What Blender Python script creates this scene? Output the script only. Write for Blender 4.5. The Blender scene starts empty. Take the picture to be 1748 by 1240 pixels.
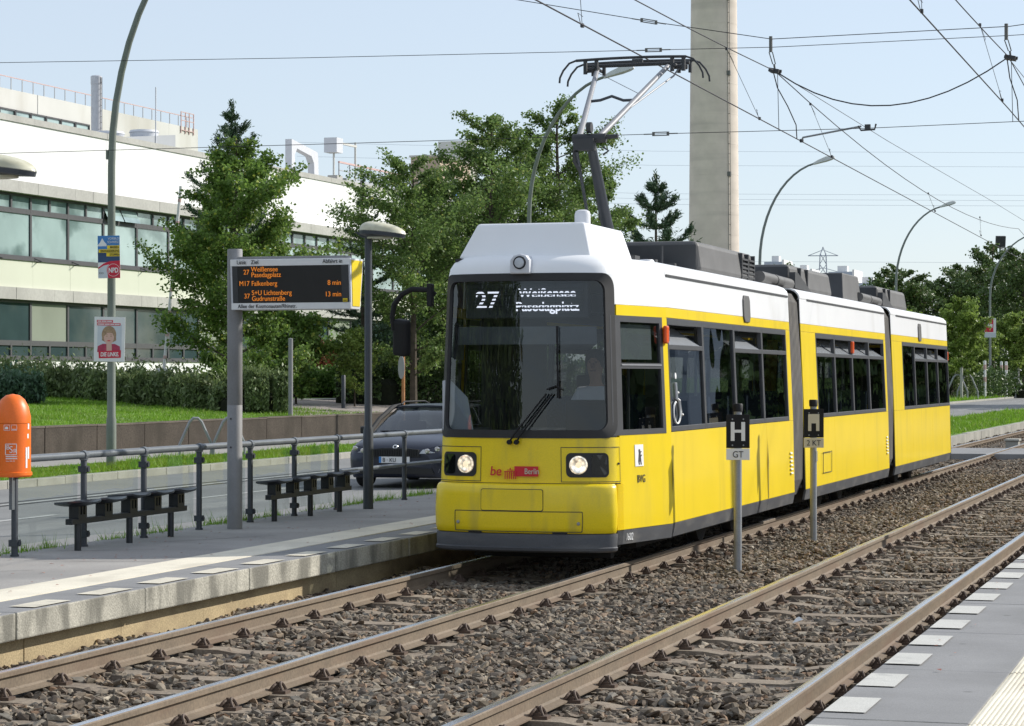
import bpy, bmesh, math, random
import numpy as np
from mathutils import Vector, Matrix, Euler

R = math.radians
scene = bpy.context.scene
COL = scene.collection

# ------------------------------------------------------------------ camera, sky, sun, exposure
cam_d = bpy.data.cameras.new("camera")
cam_d.lens = 84.6
cam_d.sensor_width = 36.0
cam_d.clip_start = 0.1
cam_d.clip_end = 6000.0
cam = bpy.data.objects.new("camera", cam_d)
COL.objects.link(cam)
cam.location = (0.0, 0.0, 1.818)
cam.rotation_euler = (R(90.335), 0.0, R(17.0))
scene.camera = cam

SUN_EL, SUN_AZ = 31.0, 50.0
world = bpy.data.worlds.new("World")
scene.world = world
world.use_nodes = True
_bg = world.node_tree.nodes["Background"]
_sky = world.node_tree.nodes.new("ShaderNodeTexSky")
_sky.sky_type = 'NISHITA'
_sky.sun_disc = False
_sky.sun_elevation = R(SUN_EL)
_sky.sun_rotation = R(SUN_AZ)
_sky.air_density = 1.0
_sky.dust_density = 0.5
_sky.ozone_density = 3.0
_veil = world.node_tree.nodes.new("ShaderNodeMix")      # even, thin high cloud over the whole sky
_veil.data_type = 'RGBA'
_veil.inputs[0].default_value = 0.6
_veil.inputs[7].default_value = (5.6, 6.1, 6.8, 1)
world.node_tree.links.new(_sky.outputs[0], _veil.inputs[6])
world.node_tree.links.new(_veil.outputs[2], _bg.inputs[0])
_bg.inputs[1].default_value = 0.081

sun_d = bpy.data.lights.new("sun", 'SUN')
sun_d.energy = 2.75
sun_d.angle = R(0.5)
sun_d.color = (1.0, 0.95, 0.87)
sun = bpy.data.objects.new("sun", sun_d)
COL.objects.link(sun)
sun.rotation_euler = Euler((R(90 - SUN_EL), 0, R(180 - SUN_AZ)), 'XYZ')
sun.location = (40, 40, 60)

scene.view_settings.view_transform = 'Standard'
scene.view_settings.look = 'None'
scene.view_settings.exposure = 0.83
scene.view_settings.gamma = 1.0
scene.view_settings.use_curve_mapping = False
scene.render.engine = 'CYCLES'
scene.cycles.max_bounces = 8
scene.cycles.transparent_max_bounces = 24
scene.cycles.use_denoising = True

rng = random.Random(7)
nrng = np.random.default_rng(7)

# ------------------------------------------------------------------ materials
def srgb(r, g, b):
    f = lambda c: (c / 255 / 12.92) if c <= 10 else ((c / 255 + 0.055) / 1.055) ** 2.4
    return (f(r), f(g), f(b))

def _lk(nt, a, b): nt.links.new(a, b)

def mat(name, col, rough=0.6, metal=0.0, var=0.15, scale=6.0, bump=0.0, bscale=60.0, spec=0.5, coat=0.0,
        stain=None, stain_scale=(1, 1, 1), stain_amt=0.5, stain_lo=0.45, stain_hi=0.7, fine=0.0, fscale=200.0, emit=None, emit_s=0.0, rvar=0.0, pos=False, spots=0.0):
    m = bpy.data.materials.new(name)
    m.use_nodes = True
    nt = m.node_tree
    p = nt.nodes["Principled BSDF"]
    p.inputs["Roughness"].default_value = rough
    p.inputs["Metallic"].default_value = metal
    p.inputs["Specular IOR Level"].default_value = spec
    p.inputs["Coat Weight"].default_value = coat
    p.inputs["Coat Roughness"].default_value = 0.08
    tc = nt.nodes.new("ShaderNodeTexCoord")
    co = nt.nodes.new("ShaderNodeNewGeometry").outputs["Position"] if pos else tc.outputs["Object"]   # pos: no two pieces alike
    n = nt.nodes.new("ShaderNodeTexNoise")
    n.inputs["Scale"].default_value = scale
    n.inputs["Detail"].default_value = 6.0
    _lk(nt, co, n.inputs["Vector"])
    r = nt.nodes.new("ShaderNodeMapRange")
    r.inputs[1].default_value, r.inputs[2].default_value = 0.3, 0.7
    r.inputs[3].default_value, r.inputs[4].default_value = 1 - var, 1 + var
    _lk(nt, n.outputs["Fac"], r.inputs[0])
    mul = nt.nodes.new("ShaderNodeMix"); mul.data_type = 'RGBA'; mul.blend_type = 'MULTIPLY'
    mul.inputs[0].default_value = 1.0
    mul.inputs[6].default_value = (*col, 1)
    _lk(nt, r.outputs[0], mul.inputs[7])
    out = mul.outputs[2]
    if fine:
        n2 = nt.nodes.new("ShaderNodeTexNoise"); n2.inputs["Scale"].default_value = fscale; n2.inputs["Detail"].default_value = 3.0
        _lk(nt, co, n2.inputs["Vector"])
        r2 = nt.nodes.new("ShaderNodeMapRange")
        r2.inputs[1].default_value, r2.inputs[2].default_value = 0.35, 0.65
        r2.inputs[3].default_value, r2.inputs[4].default_value = 1 - fine, 1 + fine
        _lk(nt, n2.outputs["Fac"], r2.inputs[0])
        mu2 = nt.nodes.new("ShaderNodeMix"); mu2.data_type = 'RGBA'; mu2.blend_type = 'MULTIPLY'; mu2.inputs[0].default_value = 1.0
        _lk(nt, out, mu2.inputs[6]); _lk(nt, r2.outputs[0], mu2.inputs[7]); out = mu2.outputs[2]
    if stain:
        mp = nt.nodes.new("ShaderNodeMapping"); mp.inputs["Scale"].default_value = stain_scale
        _lk(nt, co, mp.inputs["Vector"])
        n3 = nt.nodes.new("ShaderNodeTexNoise"); n3.inputs["Scale"].default_value = 1.0; n3.inputs["Detail"].default_value = 8.0
        _lk(nt, mp.outputs[0], n3.inputs["Vector"])
        r3 = nt.nodes.new("ShaderNodeMapRange"); r3.interpolation_type = 'SMOOTHSTEP'
        r3.inputs[1].default_value, r3.inputs[2].default_value = stain_lo, stain_hi
        r3.inputs[3].default_value, r3.inputs[4].default_value = 0.0, stain_amt
        _lk(nt, n3.outputs["Fac"], r3.inputs[0])
        mx = nt.nodes.new("ShaderNodeMix"); mx.data_type = 'RGBA'
        _lk(nt, r3.outputs[0], mx.inputs[0]); _lk(nt, out, mx.inputs[6]); mx.inputs[7].default_value = (*stain, 1)
        out = mx.outputs[2]
    if spots:      # trodden-in gum and oil drops
        vo = nt.nodes.new("ShaderNodeTexVoronoi"); vo.inputs["Scale"].default_value = 2.6
        _lk(nt, co, vo.inputs["Vector"])
        rs = nt.nodes.new("ShaderNodeMapRange"); rs.inputs[1].default_value, rs.inputs[2].default_value = .05, .09
        rs.inputs[3].default_value, rs.inputs[4].default_value = 1 - spots, 1.0
        _lk(nt, vo.outputs["Distance"], rs.inputs[0])
        ms = nt.nodes.new("ShaderNodeMix"); ms.data_type = 'RGBA'; ms.blend_type = 'MULTIPLY'; ms.inputs[0].default_value = 1.0
        _lk(nt, out, ms.inputs[6]); _lk(nt, rs.outputs[0], ms.inputs[7]); out = ms.outputs[2]
    _lk(nt, out, p.inputs["Base Color"])
    if rvar:
        r4 = nt.nodes.new("ShaderNodeMapRange")
        r4.inputs[1].default_value, r4.inputs[2].default_value = 0.3, 0.7
        r4.inputs[3].default_value, r4.inputs[4].default_value = max(0.02, rough - rvar), min(1, rough + rvar)
        _lk(nt, n.outputs["Fac"], r4.inputs[0]); _lk(nt, r4.outputs[0], p.inputs["Roughness"])
    if bump:
        nb = nt.nodes.new("ShaderNodeTexNoise"); nb.inputs["Scale"].default_value = bscale; nb.inputs["Detail"].default_value = 4.0
        _lk(nt, co, nb.inputs["Vector"])
        b = nt.nodes.new("ShaderNodeBump"); b.inputs["Strength"].default_value = bump; b.inputs["Distance"].default_value = 0.02
        _lk(nt, nb.outputs["Fac"], b.inputs["Height"]); _lk(nt, b.outputs[0], p.inputs["Normal"])
    if emit:
        p.inputs["Emission Color"].default_value = (*emit, 1)
        p.inputs["Emission Strength"].default_value = emit_s
    return m

def glass_mat(name, tint, refl_ior=1.5, rough=0.0, trans=1.0, base=None):
    """Sheet glass: tinted see-through part plus a fresnel mirror."""
    m = bpy.data.materials.new(name); m.use_nodes = True
    nt = m.node_tree; nt.nodes.clear()
    o = nt.nodes.new("ShaderNodeOutputMaterial")
    t = nt.nodes.new("ShaderNodeBsdfTransparent"); t.inputs[0].default_value = (*tint, 1)
    g = nt.nodes.new("ShaderNodeBsdfGlossy"); g.inputs["Roughness"].default_value = rough
    g.inputs[0].default_value = (0.95, 0.97, 1.0, 1)
    f = nt.nodes.new("ShaderNodeFresnel")
    ge = nt.nodes.new("ShaderNodeNewGeometry"); mi = nt.nodes.new("ShaderNodeMix")   # same mirror from both sides of the sheet
    mi.inputs[2].default_value = refl_ior; mi.inputs[3].default_value = 1.0 / refl_ior
    _lk(nt, ge.outputs["Backfacing"], mi.inputs[0]); _lk(nt, mi.outputs[0], f.inputs[0])
    mx = nt.nodes.new("ShaderNodeMixShader")
    body = t.outputs[0]
    if base:
        d = nt.nodes.new("ShaderNodeBsdfDiffuse"); d.inputs[0].default_value = (*base, 1)
        m2 = nt.nodes.new("ShaderNodeMixShader"); m2.inputs[0].default_value = 1 - trans
        _lk(nt, body, m2.inputs[1]); _lk(nt, d.outputs[0], m2.inputs[2]); body = m2.outputs[0]
    tc = nt.nodes.new("ShaderNodeTexCoord")
    nb = nt.nodes.new("ShaderNodeTexNoise"); nb.inputs["Scale"].default_value = 1.3; nb.inputs["Detail"].default_value = 1.0
    _lk(nt, tc.outputs["Object"], nb.inputs["Vector"])
    b = nt.nodes.new("ShaderNodeBump"); b.inputs["Strength"].default_value = 0.12; b.inputs["Distance"].default_value = 0.02
    _lk(nt, nb.outputs["Fac"], b.inputs["Height"]); _lk(nt, b.outputs[0], g.inputs["Normal"])
    _lk(nt, f.outputs[0], mx.inputs[0]); _lk(nt, body, mx.inputs[1]); _lk(nt, g.outputs[0], mx.inputs[2])
    _lk(nt, mx.outputs[0], o.inputs[0])
    return m

def leaf_mat(name, c1, c2, c3=None, trans=0.42, rough=0.5):
    """Leaves: each leaf takes its own hue; some light passes through."""
    m = bpy.data.materials.new(name); m.use_nodes = True
    nt = m.node_tree; nt.nodes.clear()
    o = nt.nodes.new("ShaderNodeOutputMaterial")
    gi = nt.nodes.new("ShaderNodeNewGeometry")
    cr = nt.nodes.new("ShaderNodeValToRGB")
    cr.color_ramp.elements[0].color = (*c1, 1); cr.color_ramp.elements[1].color = (*c2, 1)
    if c3:
        e = cr.color_ramp.elements.new(0.94); e.color = (*c2, 1)
        cr.color_ramp.elements[2].position = 1.0; cr.color_ramp.elements[2].color = (*c3, 1)
    _lk(nt, gi.outputs["Random Per Island"], cr.inputs[0])
    tc = nt.nodes.new("ShaderNodeTexCoord")
    n = nt.nodes.new("ShaderNodeTexNoise"); n.inputs["Scale"].default_value = 0.8; n.inputs["Detail"].default_value = 3
    _lk(nt, tc.outputs["Object"], n.inputs["Vector"])
    mr = nt.nodes.new("ShaderNodeMapRange"); mr.inputs[1].default_value = .3; mr.inputs[2].default_value = .7
    mr.inputs[3].default_value = .75; mr.inputs[4].default_value = 1.3
    _lk(nt, n.outputs["Fac"], mr.inputs[0])
    mu = nt.nodes.new("ShaderNodeMix"); mu.data_type = 'RGBA'; mu.blend_type = 'MULTIPLY'; mu.inputs[0].default_value = 1
    _lk(nt, cr.outputs[0], mu.inputs[6]); _lk(nt, mr.outputs[0], mu.inputs[7])
    p = nt.nodes.new("ShaderNodeBsdfPrincipled"); p.inputs["Roughness"].default_value = rough
    p.inputs["Specular IOR Level"].default_value = 0.35
    t = nt.nodes.new("ShaderNodeBsdfTranslucent")
    mx = nt.nodes.new("ShaderNodeMixShader"); mx.inputs[0].default_value = trans
    _lk(nt, mu.outputs[2], p.inputs["Base Color"]); _lk(nt, mu.outputs[2], t.inputs[0])
    _lk(nt, p.outputs[0], mx.inputs[1]); _lk(nt, t.outputs[0], mx.inputs[2]); _lk(nt, mx.outputs[0], o.inputs[0])
    return m

def emit_mat(name, col, s):
    m = bpy.data.materials.new(name); m.use_nodes = True
    p = m.node_tree.nodes["Principled BSDF"]
    p.inputs["Base Color"].default_value = (col[0] * .3, col[1] * .3, col[2] * .3, 1)
    p.inputs["Emission Color"].default_value = (*col, 1); p.inputs["Emission Strength"].default_value = s
    return m

M = {}
# ------------------------------------------------------------------ mesh helpers
class MB:
    """Collects shapes; build() links them as ONE mesh object."""
    REF = None
    def __init__(s): s.v = []; s.f = []; s.mi = []; s.cur = 0
    def add(s, vs, fs):
        b = len(s.v); s.v += [tuple(v) for v in vs]
        s.f += [tuple(b + i for i in f) for f in fs]; s.mi += [s.cur] * len(fs); return s
    def box(s, x0, x1, y0, y1, z0, z1):
        vs = [(x0, y0, z0), (x1, y0, z0), (x1, y1, z0), (x0, y1, z0), (x0, y0, z1), (x1, y0, z1), (x1, y1, z1), (x0, y1, z1)]
        return s.add(vs, [(0, 3, 2, 1), (4, 5, 6, 7), (0, 1, 5, 4), (1, 2, 6, 5), (2, 3, 7, 6), (3, 0, 4, 7)])
    def cbox(s, c, size, rot=None):
        x, y, z = (d / 2 for d in size)
        vs = [Vector(v) for v in ((-x, -y, -z), (x, -y, -z), (x, y, -z), (-x, y, -z), (-x, -y, z), (x, -y, z), (x, y, z), (-x, y, z))]
        if rot: e = Euler(rot).to_matrix(); vs = [e @ v for v in vs]
        c = Vector(c)
        return s.add([v + c for v in vs], [(0, 3, 2, 1), (4, 5, 6, 7), (0, 1, 5, 4), (1, 2, 6, 5), (2, 3, 7, 6), (3, 0, 4, 7)])
    def tube(s, pts, r, n=8, caps=True):
        pts = [Vector(p) for p in pts]; rs = r if isinstance(r, (list, tuple)) else [r] * len(pts)
        rings = []; up = None
        for i, p in enumerate(pts):
            a = pts[max(0, i - 1)]; b = pts[min(len(pts) - 1, i + 1)]; d = (b - a).normalized()
            if up is None:
                up = Vector((0, 0, 1)) if abs(d.z) < 0.9 else Vector((1, 0, 0))
            u = d.cross(up).normalized(); w = u.cross(d).normalized(); up = w
            rings.append([p + (u * math.cos(2 * math.pi * k / n) + w * math.sin(2 * math.pi * k / n)) * rs[i] for k in range(n)])
        vs = [v for rg in rings for v in rg]; fs = []
        for i in range(len(pts) - 1):
            for k in range(n):
                k2 = (k + 1) % n
                fs.append((i * n + k, i * n + k2, (i + 1) * n + k2, (i + 1) * n + k))
        if caps: fs.append(tuple(range(n))[::-1]); fs.append(tuple((len(pts) - 1) * n + k for k in range(n)))
        return s.add(vs, fs)
    def lathe(s, prof, n=20, c=(0, 0, 0), axis='z', caps=True):
        vs = []
        for (r, h) in prof:
            for k in range(n):
                a = 2 * math.pi * k / n; x, y = r * math.cos(a), r * math.sin(a)
                v = (x, y, h) if axis == 'z' else ((x, h, y) if axis == 'y' else (h, x, y))
                vs.append((v[0] + c[0], v[1] + c[1], v[2] + c[2]))
        fs = []
        for i in range(len(prof) - 1):
            for k in range(n):
                k2 = (k + 1) % n; fs.append((i * n + k, i * n + k2, (i + 1) * n + k2, (i + 1) * n + k))
        if caps: fs.append(tuple(range(n))[::-1]); fs.append(tuple((len(prof) - 1) * n + k for k in range(n)))
        return s.add(vs, fs)
    def prism(s, poly, a0, a1, axis='y'):
        """poly: list of 2-D points; extruded along axis from a0 to a1."""
        def P(p, a): return {'y': (p[0], a, p[1]), 'x': (a, p[0], p[1]), 'z': (p[0], p[1], a)}[axis]
        n = len(poly)
        vs = [P(p, a0) for p in poly] + [P(p, a1) for p in poly]
        fs = [(i, (i + 1) % n, n + (i + 1) % n, n + i) for i in range(n)] + [tuple(range(n))[::-1], tuple(range(n, 2 * n))]
        return s.add(vs, fs)
    def grid(s, rows):
        n = len(rows[0]); vs = [v for r in rows for v in r]; fs = []
        for i in range(len(rows) - 1):
            for k in range(n - 1): fs.append((i * n + k, i * n + k + 1, (i + 1) * n + k + 1, (i + 1) * n + k))
        return s.add(vs, fs)
    def poly(s, pts): return s.add(pts, [tuple(range(len(pts)))])
    def mesh(s, name, mats):
        me = bpy.data.meshes.new(name); me.from_pydata(s.v, [], s.f)
        for m in (mats if isinstance(mats, (list, tuple)) else [mats]): me.materials.append(m)
        me.polygons.foreach_set("material_index", s.mi)
        bm = bmesh.new(); bm.from_mesh(me); bmesh.ops.recalc_face_normals(bm, faces=bm.faces); bm.to_mesh(me); bm.free()
        return me
    def build(s, name, mats, parent=None, loc=(0, 0, 0), rot=(0, 0, 0), smooth=False, bevel=0.0, label=None, seg=2, solid=0.0, ref=None):
        me = s.mesh(name, mats)
        ref = ref or MB.REF
        if solid and ref:      # skins get their thickness inwards, away from the outside
            bm = bmesh.new(); bm.from_mesh(me); rv = Vector(ref)
            bmesh.ops.reverse_faces(bm, faces=[f for f in bm.faces if (f.calc_center_median() - rv).dot(f.normal) < 0]); bm.to_mesh(me); bm.free()
        o = bpy.data.objects.new(name, me); COL.objects.link(o)
        o.location = loc; o.rotation_euler = rot
        if parent: o.parent = parent
        if smooth: shade(me)
        if solid: md = o.modifiers.new("solid", 'SOLIDIFY'); md.thickness = solid; md.offset = -1
        if solid and smooth: o.modifiers.new("split", 'EDGE_SPLIT').split_angle = R(35)
        if bevel: md = o.modifiers.new("bevel", 'BEVEL'); md.width = bevel; md.segments = seg; md.limit_method = 'ANGLE'; md.angle_limit = R(40)
        if label: o['label'] = label
        return o

def shade(me, ang=40):
    me.polygons.foreach_set("use_smooth", [True] * len(me.polygons))
    bm = bmesh.new(); bm.from_mesh(me)
    for e in bm.edges:
        if len(e.link_faces) == 2 and e.calc_face_angle(0) > R(ang): e.smooth = False
    bm.to_mesh(me); bm.free()

def tag(o, label, cat, group=None):
    o['label'] = label; o['category'] = cat
    if group: o['group'] = group
    return o
def thing(name, label, cat, loc=(0, 0, 0), rotz=0.0, group=None):
    o = bpy.data.objects.new(name, None); COL.objects.link(o); o.empty_display_size = .2
    o.location = loc; o.rotation_euler = (0, 0, rotz)
    return tag(o, label, cat, group)
def struct(o): o['kind'] = 'structure'; return o
def stuff(o): o['kind'] = 'stuff'; return o
def dup(root, loc, rotz, label, group=None, scale=None):
    r = root.copy(); COL.objects.link(r); r.location = loc; r.rotation_euler = (0, 0, rotz); r['label'] = label
    if group: r['group'] = group
    if scale: r.scale = scale
    for ch in list(root.children):
        c = ch.copy(); COL.objects.link(c); c.parent = r
        for g in list(ch.children):
            d = g.copy(); COL.objects.link(d); d.parent = c
    return r
def inst(src, parent, loc=None, rot=None, scale=None):
    """A copy of one piece under a parent, sharing its mesh."""
    c = src.copy(); COL.objects.link(c); c.parent = parent
    if loc is not None: c.location = loc
    if rot is not None: c.rotation_euler = rot
    if scale is not None: c.scale = scale
    return c
def text(s, parent, m, size, loc, rot, name='lettering', align='LEFT', sx=1.0, depth=0.0015, bold=0.0, space=1.0, shear=0.0):
    c = bpy.data.curves.new(name, 'FONT'); c.body = s; c.size = size; c.extrude = depth; c.align_x = align; c.offset = bold
    c.space_character = space; c.shear = shear
    c.materials.append(m); f_ = bpy.data.objects.new(name, c)
    me = bpy.data.meshes.new_from_object(f_); bpy.data.objects.remove(f_); me.name = name
    o = bpy.data.objects.new(name, me); COL.objects.link(o)
    o.location = loc; o.rotation_euler = rot; o.scale = (sx, 1, 1)
    if parent: o.parent = parent
    return o
FRONT = (R(90), 0, 0)          # lettering upright, read from -y
RIGHT = (R(90), 0, R(90))      # lettering upright, read from +x

def np_obj(name, V, F, m, parent=None, loc=(0, 0, 0)):
    V = np.asarray(V, np.float32); F = np.asarray(F, np.int32); k = F.shape[1]
    me = bpy.data.meshes.new(name); me.vertices.add(len(V)); me.vertices.foreach_set("co", V.ravel())
    me.loops.add(F.size); me.loops.foreach_set("vertex_index", F.ravel())
    me.polygons.add(len(F)); me.polygons.foreach_set("loop_start", np.arange(0, F.size, k, dtype=np.int32))
    me.update(calc_edges=True); me.materials.append(m)
    o = bpy.data.objects.new(name, me); COL.objects.link(o); o.location = loc
    if parent: o.parent = parent
    return o

def leaf_quads(P, L, W, rg, up_bias=0.35, dirs=None, dir_w=0.0):
    """Diamond leaves at points P; returns vertex and face arrays."""
    n = len(P)
    nr = rg.normal(size=(n, 3)); nr[:, 2] += up_bias * 2; nr /= np.linalg.norm(nr, axis=1, keepdims=True)
    t = rg.normal(size=(n, 3))
    if dirs is not None: t = t * (1 - dir_w) + dirs * dir_w * 2
    t -= (t * nr).sum(1, keepdims=True) * nr; t /= np.linalg.norm(t, axis=1, keepdims=True) + 1e-9
    b = np.cross(nr, t)
    s = rg.uniform(.65, 1.3, (n, 1)); l = L * s / 2; w = W * s / 2
    V = np.stack([P - t * l, P + b * w + t * l * .1 + nr * w * .25, P + t * l, P - b * w + t * l * .1 + nr * w * .25], 1).reshape(-1, 3)
    F = np.arange(4 * n).reshape(-1, 4)
    return V, F
# ------------------------------------------------------------------ material library
M['asphalt'] = mat('platform asphalt', (.32, .305, .285), .9, var=.14, scale=1.2, fine=.28, fscale=160, bump=.25, bscale=180, stain=(.23, .225, .215), stain_scale=(.5, .9, 1), stain_amt=.5, pos=True, spots=.35)
M['road'] = mat('road asphalt', (.205, .205, .20), .88, var=.1, scale=.5, fine=.2, fscale=90, bump=.15, bscale=120, stain=(.155, .155, .15), stain_scale=(1.1, .06, 1), stain_amt=.6)
M['slab'] = mat('slab concrete', (.235, .233, .232), .85, var=.1, scale=2.0, fine=.12, fscale=140, bump=.12, bscale=150, stain=(.16, .16, .157), stain_scale=(1.2, .6, 1), stain_amt=.35, pos=True, spots=.35)
M['slab_face'] = mat('weathered slab edge', (.38, .36, .30), .9, var=.2, scale=3.0, fine=.22, fscale=60, stain=(.12, .115, .095), stain_scale=(3, 3.2, .9), stain_amt=.78, stain_lo=.44, stain_hi=.62, bump=.3, bscale=60, pos=True)
M['wall_tan'] = mat('tan platform wall', (.42, .33, .19), .9, var=.16, scale=2.5, fine=.18, fscale=80, stain=(.24, .17, .10), stain_scale=(2, 3, 5), stain_amt=.5, bump=.25, bscale=90, pos=True)
M['paint'] = mat('worn white paint', (.52, .51, .47), .8, var=.07, scale=3, fine=.14, fscale=120, stain=(.3, .3, .29), stain_scale=(7, 7, 7), stain_amt=.5, stain_lo=.55, stain_hi=.75, pos=True)
M['tactile'] = mat('cream tactile paving', (.72, .665, .54), .85, var=.07, scale=2, fine=.12, fscale=150, stain=(.42, .38, .30), stain_scale=(3, 1.5, 2), stain_amt=.4, pos=True)
M['roadpaint'] = mat('road paint', (.42, .42, .40), .8, var=.15, scale=3, fine=.2, fscale=70)
M['blackish'] = mat('tar seam', (.035, .035, .036), .7, var=.2)
M['kerb'] = mat('kerb stone', (.34, .33, .29), .9, var=.16, scale=1.4, fine=.15, fscale=60, stain=(.2, .2, .17), stain_scale=(2, 1, 3), stain_amt=.5, pos=True)
M['pave'] = mat('pale path paving', (.28, .265, .24), .9, var=.12, scale=.8, fine=.15, fscale=30)
M['drive'] = mat('driveway paving', (.30, .26, .235), .9, var=.15, scale=.7, fine=.12, fscale=20)
M['ground'] = mat('paved ground', (.22, .21, .18), .95, var=.3, scale=.3, fine=.2, fscale=8)
M['lawn'] = mat('lawn soil', (.11, .19, .025), .95, var=.25, scale=.25, fine=.3, fscale=12)
M['ballast_bed'] = mat('ballast bed', (.07, .058, .048), .95, var=.4, scale=9, fine=.5, fscale=24, bump=1.0, bscale=22)
M['rail_web'] = mat('rusty rail', (.185, .142, .098), .75, var=.14, scale=3, fine=.15, fscale=50, stain=(.16, .10, .065), stain_scale=(3, .9, 6), stain_amt=.6, pos=True)
M['rail_top'] = mat('polished rail head', (.58, .59, .62), .22, metal=.85, var=.08, scale=.8, fine=.08, fscale=60, rvar=.08)
M['sleeper'] = mat('concrete sleeper', (.24, .195, .145), .9, var=.18, scale=3, fine=.2, fscale=40, stain=(.14, .10, .07), stain_scale=(3, 6, 3), stain_amt=.6, bump=.3, bscale=60, pos=True)
M['clip'] = mat('rusty clip', (.10, .066, .046), .7, var=.25, scale=30)
M['wallrib'] = mat('ribbed concrete', (.115, .095, .075), .95, var=.2, scale=1.2, fine=.2, fscale=25, stain=(.07, .06, .045), stain_scale=(2, 1.3, .7), stain_amt=.7, stain_lo=.45, stain_hi=.7, pos=True)
M['steel'] = mat('galvanised steel', (.30, .31, .32), .5, metal=.35, var=.12, scale=5, fine=.08, fscale=90)
M['grey_pole'] = mat('grey painted pole', (.235, .235, .24), .6, var=.08, scale=3, fine=.08, fscale=120, stain=(.16, .15, .14), stain_scale=(6, 6, 2), stain_amt=.4)
M['dark_pole'] = mat('dark blue grey paint', (.045, .052, .062), .45, var=.12, scale=4, fine=.1, fscale=100)
M['rail_grey'] = mat('handrail paint', (.14, .155, .17), .4, metal=.2, var=.12, scale=4, fine=.1, fscale=80)
M['black'] = mat('black plastic', (.014, .014, .015), .6, var=.1, spec=.25)
M['black_rub'] = mat('black rubber', (.022, .022, .023), .6, var=.15)
M['dark_seat'] = mat('black seat steel', (.022, .025, .03), .32, var=.15, scale=10)
M['lamp_green'] = mat('green grey lamp post', (.17, .195, .165), .55, var=.12, scale=2, fine=.08, fscale=80, stain=(.09, .12, .06), stain_scale=(5, 5, .7), stain_amt=.35)
M['lamp_far'] = mat('grey lamp post', (.19, .215, .205), .55, var=.08)
M['lamp_head'] = mat('lamp housing', (.55, .57, .55), .5, var=.06)
M['lamp_dome'] = mat('cream lamp dome', (.58, .56, .42), .4, var=.12, scale=6, stain=(.36, .33, .2), stain_scale=(5, 5, 8), stain_amt=.5)
M['orange'] = mat('orange plastic', (.88, .165, .012), .42, var=.06, scale=3, fine=.03, fscale=60)
M['white'] = mat('white print', (.78, .78, .77), .6, var=.03)
M['white_plastic'] = mat('white housing', (.62, .63, .66), .45, var=.04, scale=4)
M['ink'] = mat('dark ink', (.03, .03, .035), .6, var=.05)
M['tram_yellow'] = mat('tram yellow', (.84, .615, .006), .36, var=.04, scale=1.5, coat=.12, stain=(.50, .38, .06), stain_scale=(3.5, 3.5, .5), stain_amt=.28, stain_lo=.5, stain_hi=.75, pos=True)
M['tram_front_yellow'] = mat('front yellow', (.88, .655, .008), .35, var=.05, scale=2, coat=.25, stain=(.40, .32, .08), stain_scale=(6, 4, 1.2), stain_amt=.45, stain_lo=.5, stain_hi=.75, fine=.04, fscale=90)  # same paint as the side, lightened to make up for weak front light
M['tram_white'] = mat('tram white', (.86, .865, .87), .38, var=.025, scale=1.5, coat=.2, stain=(.6, .59, .55), stain_scale=(.8, 1.2, .7), stain_amt=.35, stain_lo=.52, stain_hi=.75)
M['tram_grey'] = mat('tram skirt grey', (.068, .071, .078), .55, var=.12, scale=3, stain=(.20, .19, .17), stain_scale=(1, 2, 6), stain_amt=.4, fine=.08, fscale=60)
M['tram_frame'] = mat('window frame grey', (.055, .057, .062), .45, var=.08)
M['roof_grey'] = mat('roof equipment grey', (.10, .098, .096), .6, var=.12, scale=3, fine=.06, fscale=60)
M['roof_dark'] = mat('roof dark grey', (.04, .042, .045), .6, var=.12)
M['bellows'] = mat('bellows rubber', (.115, .108, .10), .8, var=.2, scale=5, stain=(.2, .18, .15), stain_scale=(4, 4, 2), stain_amt=.5)
M['alu'] = mat('aluminium tube', (.27, .275, .29), .55, metal=.2, var=.06)
M['under'] = mat('underframe', (.018, .017, .016), .8, var=.2)
M['interior'] = mat('tram interior', (.09, .09, .092), .7, var=.1)
M['tram_glass'] = glass_mat('tram window glass', (.42, .45, .44), 1.75)
M['wind_glass'] = glass_mat('windscreen glass', (.55, .58, .60), 1.62)
M['pane_glass'] = glass_mat('railing glass', (.93, .96, .95), 1.3)
M['car_glass'] = glass_mat('car glass', (.30, .35, .36), 1.7)
M['hopper'] = mat('sky-pale hopper glass', (.5, .53, .57), .1, var=.05, spec=.8)  # opaque pale tone; sky reflection on the hoppers is put into it
M['amber'] = mat('orange lens', (.75, .10, .015), .25, var=.1)
M['red'] = mat('red print', (.62, .02, .03), .6, var=.05)
M['chrome'] = mat('reflector chrome', (.75, .74, .72), .15, metal=1.0, var=.05, scale=30)
M['lamp_on'] = emit_mat('headlamp glow', (1.0, .80, .55), .55)
M['led_white'] = emit_mat('white display dots', (.86, .88, 1.0), 1.0)
M['led_orange'] = emit_mat('amber display dots', (1.0, .30, .03), .30)
M['skin'] = mat('skin', (.50, .30, .21), .6, var=.05)
M['shirt'] = mat('white shirt', (.72, .74, .78), .8, var=.05)
M['hair'] = mat('brown hair', (.06, .04, .03), .7, var=.2)
M['car_blue'] = mat('dark blue car paint', (.012, .017, .036), .34, metal=.1, var=.05, coat=.35)
M['car_black'] = mat('black grille', (.012, .012, .013), .4, var=.1)
M['tyre'] = mat('tyre rubber', (.02, .02, .02), .8, var=.15)
M['chimney'] = mat('chimney concrete', (.64, .565, .485), .95, var=.06, scale=.05, fine=.05, fscale=.4, stain=(.37, .335, .29), stain_scale=(.03, .03, .35), stain_amt=.45, stain_lo=.5, stain_hi=.72)
M['bld_white'] = mat('white facade panel', (.80, .80, .79), .7, var=.015, scale=.3, pos=True)
M['bld_cream'] = mat('cream spandrel', (.60, .62, .50), .7, var=.03, scale=.5, pos=True)
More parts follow.
